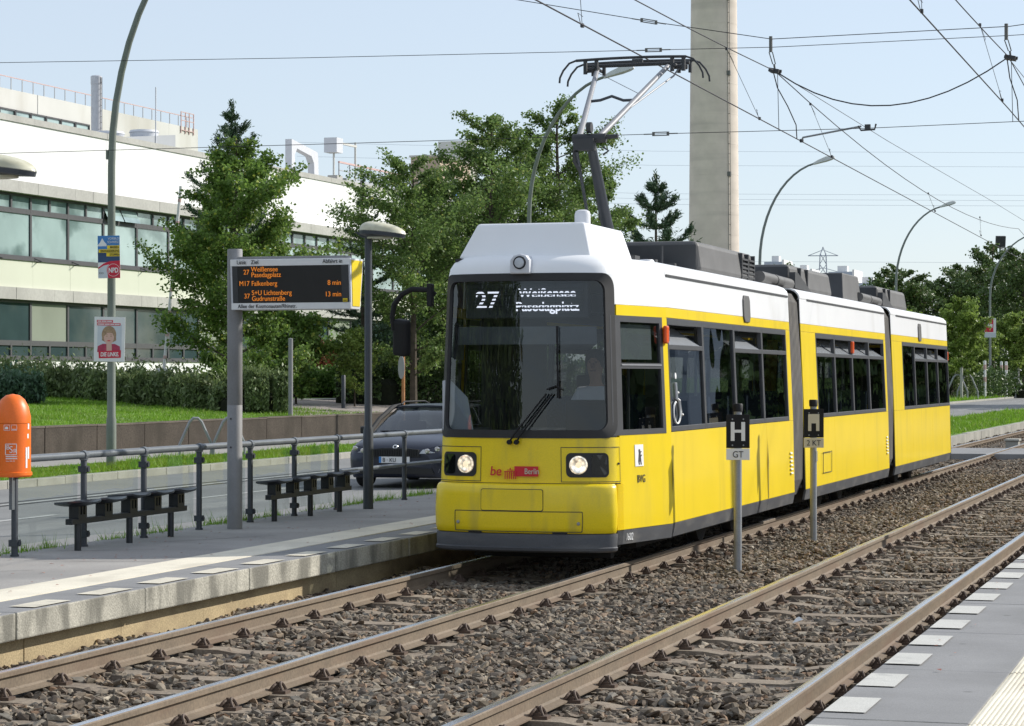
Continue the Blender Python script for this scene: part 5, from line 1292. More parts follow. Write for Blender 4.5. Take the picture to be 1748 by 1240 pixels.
# greenhouse
gh = [(1.05, .70, .97), (1.55, .655, 1.24), (1.95, .60, 1.415), (2.3, .585, 1.445), (3.2, .575, 1.44), (3.85, .56, 1.40), (4.15, .60, 1.0)]
mb = MB(); rows = []
for y, w, z in gh[:2] + gh[2:]: rows.append([(-.79 if z < 1.1 else -.80 + (z - .97) * .28, y + (.18 if z < 1.1 else .1), .96), (-w, y, z - .03), (-w * .8, y, z), (0, y - .02, z + .015), (w * .8, y, z), (w, y, z - .03), (.79 if z < 1.1 else .80 - (z - .97) * .28, y + (.18 if z < 1.1 else .1), .96)])
mb.grid(rows); mb.mi[0] = mb.mi[5] = 1; mb.build('glasshouse', [M['car_glass'], M['car_black']], car, smooth=True)
mb = MB(); mb.grid([[(-.60, 1.93, 1.405), (-.48, 1.90, 1.432), (0, 1.87, 1.447), (.48, 1.90, 1.432), (.60, 1.93, 1.405)], [(-.60, 2.3, 1.44), (-.48, 2.3, 1.465), (0, 2.3, 1.48), (.48, 2.3, 1.465), (.60, 2.3, 1.44)], [(-.58, 3.3, 1.43), (-.46, 3.3, 1.455), (0, 3.3, 1.47), (.46, 3.3, 1.455), (.58, 3.3, 1.43)], [(-.56, 3.9, 1.39), (-.45, 3.9, 1.41), (0, 3.92, 1.42), (.45, 3.9, 1.41), (.56, 3.9, 1.39)]])
mb.build('roof', M['car_blue'], car, smooth=True, solid=.03)
for s in (-1, 1):
    mb = MB(); mb.tube([(s * .815, 1.10, .955), (s * .765, 1.50, 1.20), (s * .665, 1.92, 1.41), (s * .63, 2.3, 1.44)], .042, 6)
    mb.build('pillar', M['tyre'], car, smooth=True)
    for y in (2.33, 3.2): MB().tube([(s * .80, y, .98), (s * .61, y - .03, 1.43)], .04, 6).build('pillar', M['car_black'], car, smooth=True)
for s in (-1, 1):
    mb = MB(); mb.tube([(s * .53, 2.0, 1.46), (s * .53, 2.15, 1.51), (s * .52, 3.3, 1.51), (s * .51, 3.7, 1.43)], .016, 6); mb.build('roof_rail', M['black'], car, smooth=True)
    mb = MB(); mb.cbox((0, 0, 0), (.20, .11, .14)); mi = mb.build('mirror', M['car_black'], car, (s * .93, 1.28, 1.0), bevel=.035, seg=3); MB().tube([(-.12 * s, .02, -.05), (-.04 * s, 0, -.03)], .02, 6).build('stalk', M['car_black'], mi)
    mb = MB(); q = [(.40, .015, .615), (.66, .05, .635), (.80, .20, .68), (.815, .30, .745), (.70, .135, .755), (.46, .03, .69)]
    mb.poly([(s * x, y - .028, z) for x, y, z in q]); hl = mb.build('headlight', M['hopper'], car, solid=.02)
    for x, y, z in ((.55, .0, .665), (.70, .055, .70)): MB().lathe([(0, -.01), (.035, -.012), (.045, .0)], 12, (s * x, y - .03, z), axis='y', caps=False).build('lamp', M['chrome'], hl, smooth=True)
    mb = MB(); mb.prism([(.50, .29), (.72, .29), (.74, .35), (.52, .35)] if s > 0 else [(-.74, .35), (-.72, .29), (-.50, .29), (-.52, .35)], .035, .07); mb.build('fog_lamp', M['hopper'], car)
    for y in (.78, 3.42):
        mb = MB(); mb.lathe([(.20, -.09), (.29, -.10), (.31, -.08), (.31, .08), (.29, .10), (.20, .09)], 24, axis='x', caps=False); w = mb.build('wheel', M['tyre'], car, (s * .765, y, .31), smooth=True)
        MB().lathe([(0, .0), (.05, .02), (.12, .01), (.19, .05), (.205, .085)], 16, axis='x', caps=False).build('rim', M['chrome'], w, (0, 0, 0), (0, 0, 0 if s > 0 else math.pi))
mb = MB(); mb.prism([(-.42, .565), (.42, .565), (.40, .69), (.20, .715), (-.20, .715), (-.40, .69)], -.045, .02); gr = mb.build('grille', M['car_black'], car)
for k in range(19):
    x = -.37 + k * .041; MB().box(x - .006, x + .006, -.058, -.045, .575, .685).build('slat', M['black'] if k else M['black'], gr)
mb = MB(); mb.prism([(-.66, .26), (.66, .26), (.62, .36), (-.62, .36)], -.02, .06); mb.build('air_intake', M['car_black'], car)
mb = MB(); mb.grid([[(x, y - .03, z) for x, y in ((-.80, .22), (-.70, .085), (-.45, .012), (0, -.02), (.45, .012), (.70, .085), (.80, .22))] for z in (.38, .42, .545)]); mb.build('bumper', M['car_blue'], car, smooth=True, solid=.03)
pt = MB().box(-.26, .26, -.075, -.05, .455, .565).build('number_plate', M['white'], car); MB().box(-.26, -.222, -.079, -.05, .457, .563).build('blue_band', BL, pt)
text('B · KU', pt, M['ink'], .10, (-.20, -.081, .475), FRONT, sx=.85)
bdg = MB().lathe([(0, -.012), (.04, -.010), (.046, .0)], 20, axis='y', caps=False).build('badge', M['chrome'], car, (0, -.02, .735), (R(-25), 0, 0), smooth=True)
MB().lathe([(0, -.015), (.022, -.014), (.022, -.01)], 14, axis='y', caps=False).build('badge_centre', M['ink'], bdg)
mb = MB(); mb.tube([(-.6, 1.05, .985), (.1, 1.10, .99)], .012, 5); mb.tube([(-.1, 1.05, .985), (.6, 1.12, .99)], .012, 5); mb.build('wiper', M['black'], car)
mb = MB()
for x in (-.36, .36): mb.box(x - .22, x + .22, 2.0, 2.18, .7, 1.15); mb.box(x - .12, x + .12, 2.05, 2.13, 1.15, 1.32)
mb.box(-.75, .75, 1.2, 1.45, .7, .98); mb.build('interior', M['interior'], car, bevel=.02)
# ------------------------------------------------------------------ factory building on the left
bA = R(-2.1)
fb = thing('factory_building', 'long two-storey white factory building with bands of windows', 'building', (-47.1, 84.94, 1.9), bA)
# local frame: y along the facade, +x towards the road, z up from the ground
FM0, FM1 = -20, 62
panel_m = MB().box(-.3, 0, .006, 3.014, 7.76, 10.10).mesh('wall_panel', M['bld_white'])
fascia_m = MB().box(-.3, .22, .006, 1.504, 7.28, 7.75).mesh('fascia_panel', M['bld_conc'])
fascia2_m = MB().box(-.3, .12, .006, 1.504, 3.02, 3.50).mesh('fascia_panel', M['bld_conc'])
span_m = MB().box(-.3, -.02, .004, 3.016, 3.51, 4.68).mesh('spandrel_panel', M['bld_cream'])
plinth_m = MB().box(-.3, -.02, .004, 3.016, -1.2, .66).mesh('plinth_panel', M['bld_white'])
coping_m = MB().box(-.5, .06, .006, 3.014, 10.105, 10.36).mesh('coping_panel', M['bld_conc'])
def bars(mb, y0, y1, z0, z1, nx, w=.11, d=.09, x=-.20):
    mb.box(x, x + d, y0, y1, z0, z0 + w * .8); mb.box(x, x + d, y0, y1, z1 - w * .8, z1)
    for i in range(nx + 1):
        y = y0 + (y1 - y0) * i / nx; mb.box(x - .004, x + d + .004, max(y0, y - w / 2), min(y1, y + w / 2), z0, z1)
    return mb
wu = MB(); bars(wu, 0, 3.02, 4.69, 6.60, 1, .14); bars(wu, 0, 3.02, 6.60, 7.27, 2, .12, .11, -.22); wu.box(-.2, .04, 0, 3.02, 4.60, 4.70); wum = wu.mesh('window', M['bld_frame'])
wl = MB(); bars(wl, 0, 3.02, 1.28, 3.01, 1, .14); bars(wl, 0, 3.02, .68, 1.28, 2, .12, .11, -.22); wl.box(-.2, .04, 0, 3.02, .60, .69); wlm = wl.mesh('window', M['bld_frame'])
def rect_x(x, y0, y1, z0, z1, m, tilt=0): return MB().add([(x, y0, z0), (x, y1, z0), (x + tilt, y1, z1), (x + tilt, y0, z1)], [(0, 1, 2, 3)]).mesh('pane', m)
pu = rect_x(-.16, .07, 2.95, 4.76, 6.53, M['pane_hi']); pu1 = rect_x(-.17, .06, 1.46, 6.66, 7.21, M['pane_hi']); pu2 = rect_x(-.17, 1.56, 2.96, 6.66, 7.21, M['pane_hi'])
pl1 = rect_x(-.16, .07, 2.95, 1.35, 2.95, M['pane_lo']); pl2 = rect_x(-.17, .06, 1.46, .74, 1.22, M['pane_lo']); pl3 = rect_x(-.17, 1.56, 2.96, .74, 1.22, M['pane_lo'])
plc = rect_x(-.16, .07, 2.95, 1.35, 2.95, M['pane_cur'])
po = rect_x(.10, .06, 1.46, 6.66, 7.21, M['pane_hi'], -.27)
stm = MB().tube([(0, 0, 0), (.28, .12, -.12), (-.1, .3, -.16)], .025, 5).mesh('stay', M['bld_frame'])
def piece(me, name, parent, loc=(0, 0, 0)):
    o = bpy.data.objects.new(name, me); COL.objects.link(o); o.parent = parent; o.location = loc; return o
for k in range(-6, 20):
    y = 2.54 - 3.02 + 3.02 * k
    for me, nm in ((panel_m, 'wall_panel'), (span_m, 'spandrel_panel'), (plinth_m, 'plinth_panel'), (coping_m, 'coping_panel')):
        piece(me, nm, fb, (rng.uniform(-.006, .006), y, 0))
    for q in (0, 1.51):
        piece(fascia_m, 'fascia_panel', fb, (rng.uniform(-.008, .008), y + q, 0)); piece(fascia2_m, 'fascia_panel', fb, (rng.uniform(-.008, .008), y + q, 0))
    w = piece(wum, 'window', fb, (0, y, 0)); piece(pu, 'pane', w)
    piece(po if k == 3 else pu1, 'pane', w); piece(po if k == 3 else pu2, 'pane', w, (0, 1.5, 0) if k == 3 else (0, 0, 0)); piece(stm, 'stay', w, (.0, .05, 4.72))
    v = piece(wlm, 'window', fb, (0, y, 0)); piece(plc if k % 5 == 1 else pl1, 'pane', v); piece(pl2, 'pane', v); piece(pl3, 'pane', v); piece(stm, 'stay', v, (.0, .05, .70))
MB().box(-30, -.5, -19, 60, 9.9, 10.15).build('roof', M['bld_conc'], fb)
MB().box(-30, -.31, -19, 60, -1.2, 9.9).build('inner_wall', mat('dark inside', (.05, .06, .06), .9), fb)
# rear hall
rh = thing('rear_hall', 'taller pale concrete hall behind the white building, with a roof railing', 'building', (-74.34, 134.02, 1.9), bA)
hp = MB().box(-.4, 0, .008, 4.55, 13.4, 18.0).mesh('wall_panel', M['hall_conc'])
for k in range(-5, 6): piece(hp, 'wall_panel', rh, (rng.uniform(-.02, .02), 4.56 * k, 0))
MB().box(-30, -.02, -24, 27.4, -2, 17.95).build('hall_body', M['hall_conc'], rh)
wn = bars(MB(), 0, 1.85, 15.85, 16.75, 1, .12, .1, .02).mesh('window', M['bld_frame']); pn = rect_x(.03, .05, 1.8, 15.9, 16.7, M['pane_hi'])
for k in range(-3, 8): w = piece(wn, 'window', rh, (0, -4 + 1.9 * k, 0)); piece(pn, 'pane', w)
MB().box(.03, .5, 2, 26, 11, 14.4).build('sheet_cladding', M['corrugated'], rh)
rr = thing('roof_railing', 'thin roof railing with a reddish top rail on the rear hall', 'railing', (-74.34, 134.02, 19.9), bA)
MB().box(-.06, .0, -22, 26.5, .74, .79).build('top_rail', M['red_paint'], rr)
rpm = MB().box(-.05, -.005, -.03, .03, 0, .72).mesh('rail_post', M['corrugated'])
for k in range(-16, 20): piece(rpm, 'rail_post', rr, (0, k * 1.35, 0))
lc = thing('roof_ladder_cage', 'red ladder cage at the corner of the rear hall roof', 'ladder', (-73.4, 158.6, 19.4), bA)
mb = MB()
for z in (.2, .9, 1.5): mb.box(-.03, .03, 0, 2.0, z, z + .05)
for y in (0, .7, 1.3, 2.0): mb.box(-.03, .03, y - .03, y + .03, 0, 1.55)
mb.build('cage', M['red_paint'], lc)
fl = thing('metal_flue', 'round steel flue with a ladder on the white building roof', 'chimney', (-55.8, 110.43, 11.9))
MB().lathe([(.27, 0), (.27, 4.75), (.29, 4.76), (.29, 5.15), (.22, 5.2), (0, 5.2)], 20).build('pipe', M['flue'], fl, smooth=True)
mb = MB()
for s in (-.09, .09): mb.tube([(.32, s - .1, 0), (.32, s - .1, 5.1)], .02, 5)
for k in range(17): mb.tube([(.32, -.19, .2 + k * .29), (.32, -.01, .2 + k * .29)], .014, 5)
mb.build('ladder', M['bld_frame'], fl)
ru = thing('roof_unit', 'grey rooftop plant housing with two round ventilators', 'roof plant', (-48.6, 96.0, 12.1), bA)
MB().prism([(0, -.5), (6.6, -.5), (6.6, 1.0), (0, .25)], -1.2, .6, 'x').build('housing', M['corrugated'], ru)
for y in (2.1, 5.4): MB().lathe([(.62, .3), (.66, .36 + y * .115), (.70, .40 + y * .115), (.64, .50 + y * .115), (0, .54 + y * .115)], 18, (-.4, y, .0)).build('ventilator', M['white_plastic'], ru, smooth=True)
mb = MB()
for k in range(4): y = -1.4 + k * .6; mb.tube([(.4, y, -.3), (.4, y, .25), (.4, y + .12, .36), (.4, y + 1.0, .36)], .035, 6)
mb.build('red_pipes', M['red_paint'], ru)
MB().tube([(.62, 4.6, 0), (.62, 4.6, 3.0)], .03, 6).build('rod', M['white_plastic'], ru)
gt = thing('roof_gantry', 'pale concrete gantry frame on the white building roof', 'gantry', (-51.0, 124.3, 12.2), bA); gt.scale = (.8, .85, .88)
mb = MB(); mb.prism([(0, 0), (.5, 0), (.5, 2.3), (.85, 2.72), (3.2, 2.42), (3.6, 2.0), (3.75, 0), (4.4, 0), (4.3, 2.3), (4.2, 2.75), (.0, 3.25)], -.25, .25, 'x'); mb.build('frame', M['white_plastic'], gt)
g2 = thing('roof_post_frame', 'slim post frame with a white box beside the roof gantry', 'gantry', (-50.6, 130.2, 12.1), bA)
mb = MB()
for y in (0, 3.2): mb.tube([(0, y, 0), (0, y, 3.6)], .06, 6)
mb.box(-.06, .06, 0, 3.3, 3.30, 3.42); mb.build('posts', M['hall_conc'], g2); MB().box(-.4, .4, -.5, .4, 2.7, 3.55).build('box', M['white_plastic'], g2); MB().box(-.3, .3, -.2, .6, .4, 1.4).build('lower_box', M['bld_conc'], g2)
gb = thing('roof_bridge', 'grey roof walkway with red handrail behind the trees', 'walkway', (-50.6, 131.0, 12.4), bA)
MB().box(-.5, .5, 0, 34, 0, 1.0).build('girder', M['corrugated'], gb); MB().box(-.05, .05, 0, 22, 1.9, 2.0).build('hand_rail', M['red_paint'], gb)
mb = MB()
for k in range(14): mb.box(-.03, .03, k * 1.6, k * 1.6 + .07, 1.0, 1.9)
mb.box(-.03, .03, 0, 22, 1.45, 1.5); mb.build('rail_posts', M['corrugated'], gb)
rb = thing('rusty_box', 'rust stained box structure on the roof behind the trees', 'roof structure', (-50.0, 147.5, 13.4), bA)
MB().box(-2, 0, 0, 5.8, 0, 2.7).build('body', mat('rust streaked sheet', (.46, .36, .27), .85, var=.2, scale=1.5), rb); MB().box(-2.1, .05, -.05, 5.85, 2.7, 2.82).build('cap', M['hall_conc'], rb); MB().box(.01, .06, 1.3, 3.4, .2, 1.5).build('door_frame', M['corrugated'], rb); MB().box(.062, .09, 2.2, 3.3, .3, .9).build('blue_sheet', BL, rb)
r2 = thing('roof_block', 'pale concrete block rising above the rusty roof box', 'roof structure', (-50.2, 153.6, 13.4), bA); MB().box(-2, 0, 0, 2.2, 0, 4.3).build('body', M['hall_conc'], r2)

# ------------------------------------------------------------------ power station chimney and far town
ch = thing('power_station_chimney', 'very tall round concrete power station chimney', 'chimney', (-101.75, 470.6, 0))
prof = [(5.25 - .0088 * z, z) for z in range(0, 151, 3)]
MB().lathe(prof, 64).build('shaft', M['chimney'], ch, smooth=True)
mb = MB()
for k in range(1, 25): z = k * 6; mb.lathe([(5.262 - .0088 * z, z - .10), (5.275 - .0088 * z, z), (5.262 - .0088 * z, z + .10)], 64, caps=False)
mb.build('pour_joint', M['chimney'], ch)
mb = MB(); a = R(-40)
for da in (-.05, .05): mb.tube([((5.35 - .0088 * z) * math.cos(a + da), (5.35 - .0088 * z) * math.sin(a + da), z) for z in (0, 150)], .05, 5)
for k in range(75): z = 2 * k; rr_ = 5.35 - .0088 * z; mb.tube([(rr_ * math.cos(a - .05), rr_ * math.sin(a - .05), z), (rr_ * math.cos(a + .05), rr_ * math.sin(a + .05), z)], .04, 4)
for z in (42, 62, 77): rr_ = 5.3 - .0088 * z; mb.cbox((rr_ * math.cos(a), rr_ * math.sin(a), z), (.7, .7, .9))
mb.build('ladder', M['insul'], ch)
def block(x, y, w, d, h, label, rz=0.0):
    t = thing('apartment_block', label, 'building', (x, y, 0), R(rz), 'far apartment blocks')
    MB().box(-w / 2, w / 2, 0, d, 0, h).build('wall', M['far_grey'], t); MB().box(w / 2, w / 2 + .5, .0, d, 0, h + .5).build('gable', M['far_white'], t)
    mb = MB()
    for r_ in range(int(h / 2.9)):
        for c in range(int(w / 3.4)): mb.box(-w / 2 + 1 + c * 3.4, -w / 2 + 2.6 + c * 3.4, -.06, .0, 1.2 + r_ * 2.9, 2.5 + r_ * 2.9)
    mb.build('windows', M['far_win'], t); MB().box(-w / 5, w / 5, 3, 6, h, h + 1.6).build('roof_house', M['far_white'], t)
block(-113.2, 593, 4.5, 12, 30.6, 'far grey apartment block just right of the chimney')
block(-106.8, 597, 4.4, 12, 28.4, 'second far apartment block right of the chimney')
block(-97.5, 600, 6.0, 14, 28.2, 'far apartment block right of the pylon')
block(-91.4, 602, 7.0, 14, 25.4, 'lower far apartment block above the tram joint')
py_ = thing('power_pylon', 'steel lattice power pylon far behind the tram roof', 'pylon', (-151.8, 894.4, 0), R(12))
mb = MB(); Hh = 50.5
for sx, sy in ((-1, -1), (1, -1), (1, 1), (-1, 1)): mb.tube([(sx * 3.0, sy * 3.0, 0), (sx * 1.1, sy * 1.1, Hh - 3), (0, 0, Hh)], .16, 4)
for k in range(12):
    z0, z1 = k * 4.0, k * 4.0 + 4.0; w0, w1 = 3.0 - 1.9 * z0 / 48, 3.0 - 1.9 * z1 / 48
    for s in (-1, 1): mb.tube([(-w0, s * w0, z0), (w1, s * w1, z1)], .09, 4); mb.tube([(w0, s * w0, z0), (-w1, s * w1, z1)], .09, 4); mb.tube([(s * w0, -w0, z0), (s * w1, w1, z1)], .09, 4)
mb.build('mast', M['pylon'], py_)
for z, wd in ((47.2, 5.6), (40.5, 8.0)):
    mb = MB(); mb.tube([(-wd, 0, z), (wd, 0, z)], .16, 4); mb.tube([(-wd, 0, z), (0, 0, z + 2.2), (wd, 0, z)], .12, 4); mb.build('cross_arm', M['pylon'], py_)
for k, (z, dz) in enumerate(((67, 2), (63, 2), (55, 2), (53.5, 2), (52, 2), (36, 1))):
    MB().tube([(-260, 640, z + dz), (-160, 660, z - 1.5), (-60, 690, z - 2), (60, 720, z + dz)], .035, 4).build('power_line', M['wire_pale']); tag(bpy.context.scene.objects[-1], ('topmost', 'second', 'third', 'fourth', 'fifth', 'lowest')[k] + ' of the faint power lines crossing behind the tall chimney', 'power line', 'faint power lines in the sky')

# ------------------------------------------------------------------ overhead line
def wire(name, label, cat, pts, r, m='wire', group=None, n=5):
    o = MB().tube(pts, r, n).build(name, M[m], smooth=True); return tag(o, label, cat, group)
def cat_pts(y0, y1, ya, yb, x, zs, sag, n=14, dx=0.0):
    return [(x + dx * (i / n), y0 + (y1 - y0) * i / n, zs - sag * 4 * (i / n) * (1 - i / n)) for i in range(n + 1)]
XL, XR, YS = -6.615, -3.25, 34.8
wire('contact_wire', 'contact wire above the left track touching the pantograph', 'overhead wire', [(XL + .2, -60, 5.44), (XL + .10, 5, 5.44), (XL + .04, 26, 5.462), (XL, YS + 2, 5.475), (XL - .1, 75, 5.48), (XL, 115, 5.48)], .0085)
wire('contact_wire', 'contact wire above the empty right track', 'overhead wire', [(XR, 4, 5.55), (XR, 24.4, 5.62), (XR, YS, 5.64), (XR, 75, 5.5), (XR, 115, 5.5)], .0085)
wire('messenger_wire', 'carrier wire above the left track meeting the left clamp', 'overhead wire', cat_pts(-45, -5, 0, 0, XL, 6.30, .33)[:-1] + cat_pts(-5, YS, 0, 0, XL, 6.30, .33)[:-1] + cat_pts(YS, 74, 0, 0, XL, 6.30, .52) + cat_pts(74, 114, 0, 0, XL, 6.3, .5)[1:], .0075)
wire('messenger_wire', 'carrier wire above the right track meeting the right clamp', 'overhead wire', cat_pts(-5, YS, 0, 0, XR, 6.38, .30)[:-1] + cat_pts(YS, 74, 0, 0, XR, 6.38, .5) + cat_pts(74, 114, 0, 0, XR, 6.3, .5)[1:], .0075)
wire('messenger_wire', 'thinner stay wire running beside the left carrier wire', 'overhead wire', [(XL, YS, 6.30), (XL + .35, 44, 6.12), (XL + .6, 60, 6.15), (XL + .7, 75, 6.2)], .005)
wire('messenger_wire', 'thinner stay wire running beside the right carrier wire', 'overhead wire', [(XR, YS, 6.36), (XR + .3, 44, 6.05), (XR + .5, 60, 6.0)], .005)
def Zs(x, zl, zr, xl=-19.5, xr=-3.0): return zl + (zr - zl) * (x - xl) / (xr - xl)
s1 = wire('span_wire', 'upper span wire falling from the top edge to the left clamp', 'overhead wire', [(-21.5, YS, 9.75), (-10.58, YS, 7.53), (-8.51, YS, 7.11), (XL - .05, YS, 6.77), (XR + .02, YS, 6.81), (4.5, YS, 7.6)], .006)
s2_ = wire('span_wire', 'middle span wire crossing the whole sky above the pantograph', 'overhead wire', [(-21.5, YS, 6.96), (-14, YS, 6.78), (-8.44, YS, 6.68), (XL, YS, 6.65), (XR, YS, 6.68), (4.5, YS, 6.85)], .005)
s3 = wire('span_wire', 'lower span wire crossing behind the pantograph arm', 'overhead wire', [(-21.5, YS, 5.44), (-13.2, YS, 5.43), (-8.3, YS, 5.43), (-5.27, YS, 5.42), (XR, YS, 5.45), (4.5, YS, 5.55)], .005)
def turnbuckle(x, z, dz, par):
    mb = MB(); L_ = .11
    for s in (-.024, .024): mb.tube([(x - L_, YS, z - L_ * dz + s), (x + L_, YS, z + L_ * dz + s)], .008, 5)
    for q in (-1, 1): mb.cbox((x + q * L_, YS, z + q * L_ * dz), (.035, .03, .06)); mb.tube([(x + q * L_, YS, z + q * L_ * dz), (x + q * .26, YS, z + q * .26 * dz)], .009, 5)
    mb.build('turnbuckle', M['insul'], par)
turnbuckle(-8.51, 7.11, -.2, s1); turnbuckle(-8.44, 6.68, -.015, s2_); turnbuckle(-8.33, 5.43, .0, s3)
for x, zt, zm, which in ((XL - .03, 6.78, 6.30, 'left'), (XR, 6.82, 6.36, 'right')):
    t = thing('wire_clamp', which + ' insulator strap and clamp hanging the carrier wire from the span wire', 'wire clamp', (x, YS, 0), 0, 'insulators of the carrier wires')
    MB().tube([(-.03, 0, zt + .03), (-.03, 0, zt - .20)], .026, 8).build('insulator', M['insul'], t, smooth=True)
    mb = MB()
    for s in (-.025, .025): mb.tube([(-.03 + s, 0, zt - .20), (.02 + s * .8, 0, zm + .10)], .008, 5)
    mb.tube([(.02, 0, zm + .10), (.03, 0, zm + .02)], .016, 6); mb.build('link', M['insul'], t)
    mb = MB(); mb.cbox((.03, 0, zm), (.15, .22, .055), (0, R(12), 0)); mb.cbox((.0, .1, zm + .01), (.08, .1, .05)); mb.tube([(-.06, 0, zm + .02), (.13, 0, zm - .01)], .026, 6); mb.build('clamp', M['roof_dark'], t)
wire('jumper_cable', 'sagging jumper cable linking the two carrier wires', 'cable', [(XL + .03, YS, 6.28)] + [(XL + .03 + (XR - XL - .05) * i / 12, YS, 6.28 + (6.36 - 6.28) * i / 12 - .58 * 4 * (i / 12) * (1 - i / 12) * (1 - .10 * (i / 12 - .5))) for i in range(1, 12)] + [(XR - .02, YS, 6.36)], .010)
wire('feeder_cable', 'feeder cable curving down from the left clamp to the contact wire', 'cable', [(XL - .02, YS, 6.28), (XL, YS + .2, 6.08), (XL + .06, YS + .7, 5.86), (XL + .06, YS + 1.4, 5.65), (XL, YS + 1.8, 5.48)], .0085)
wire('feeder_cable', 'feeder cable curving down from the right clamp to the contact wire', 'cable', [(XR - .02, YS, 6.36), (XR, YS + .2, 6.1), (XR + .05, YS + .8, 5.85), (XR, YS + 1.6, 5.64)], .0085)
ra_ = thing('registration_arm', 'straight steady arm holding the left contact wire to the lower span wire', 'steady arm', (XL, YS, 0))
MB().tube([(.02, 2.1, 5.48), (.06, 2.0, 5.515), (1.25, .05, 5.455)], .015, 6).build('tube', M['alu'], ra_)
mb = MB(); mb.cbox((.02, 2.1, 5.475), (.05, .07, .05)); mb.tube([(1.22, .02, 5.46), (1.26, .02, 5.395), (1.46, .0, 5.40), (1.48, .0, 5.48)], .014, 6); mb.cbox((1.36, 0, 5.435), (.08, .06, .08)); mb.build('clamp', M['roof_dark'], ra_)
dl = [(XL, 31.4, 33.6, 6.18, 5.47), (XL, 37.8, 39.8, 6.14, 5.475), (XL, 52.5, 53.6, 5.80, 5.48), (XL, 24.0, 24.1, 5.99, 5.46), (XR, 31.0, 33.8, 6.30, 5.64), (XR, 25.2, 25.2, 6.15, 5.62), (XL, 63.0, 63.2, 5.95, 5.48)]
ll = ['dropper wire just left of the left clamp', 'dropper wire below the left carrier wire right of the clamp', 'dropper wire above the rear of the tram', 'dropper wire at the top edge above the pantograph', 'dropper wire just left of the right clamp', 'dropper wire at the top edge above the right track', 'farthest dropper wire at the right picture side']
for (x, ya, yb, za, zb_), l_ in zip(dl, ll):
    o = wire('dropper_wire', l_, 'overhead wire', [(x, ya, za), (x + .01, yb, zb_)], .0035, 'wire', 'dropper wires')
    mb = MB(); mb.cbox((x, ya, za), (.03, .05, .035)); mb.cbox((x + .01, yb, zb_ + .01), (.03, .05, .04)); mb.tube([(x, ya, za), (x + .03, ya + (yb - ya) * .12 + .02, za - .13), (x + .0, ya + (yb - ya) * .2, za - .14)], .003, 4); mb.tube([(x, yb, zb_), (x - .03, yb - .03, zb_ + .14), (x + .02, yb - (yb - ya) * .1, zb_ + .10)], .004, 4); mb.build('clip', M['roof_dark'], o)
for x, l_ in ((XL, 'vertical hanger between left clamp and lower span wire'), (XR, 'vertical hanger between right clamp and lower span wire')):
    wire('dropper_wire', l_, 'overhead wire', [(x + .04, YS, 6.28 if x == XL else 6.35), (x + .06, YS, 5.43 if x == XL else 5.45)], .005, 'wire', 'dropper wires')
for x, l_ in ((-21.5, 'catenary mast beyond the left picture edge'), (4.5, 'catenary mast beyond the right picture edge')):
    t = thing('catenary_mast', l_, 'mast', (x, YS, 0)); MB().lathe([(.16, 0), (.12, 9.2), (0, 9.22)], 14).build('pole', M['lamp_green'], t, smooth=True)
fld = thing('floodlight', 'dark square floodlight box on a tall mast above the right trees', 'floodlight', (-24.6, 254.0, 0), R(20)); MB().lathe([(.12, 0), (.10, 15.4), (0, 15.4)], 10).build('mast', M['lamp_far'], fld)
MB().cbox((0, -.2, 15.9), (1.0, .4, 1.15), (R(10), 0, 0)).build('housing', M['roof_dark'], fld, bevel=.03); MB().box(-1.2, 1.2, -.08, .08, 15.2, 15.3).build('cross_arm', M['roof_dark'], fld)
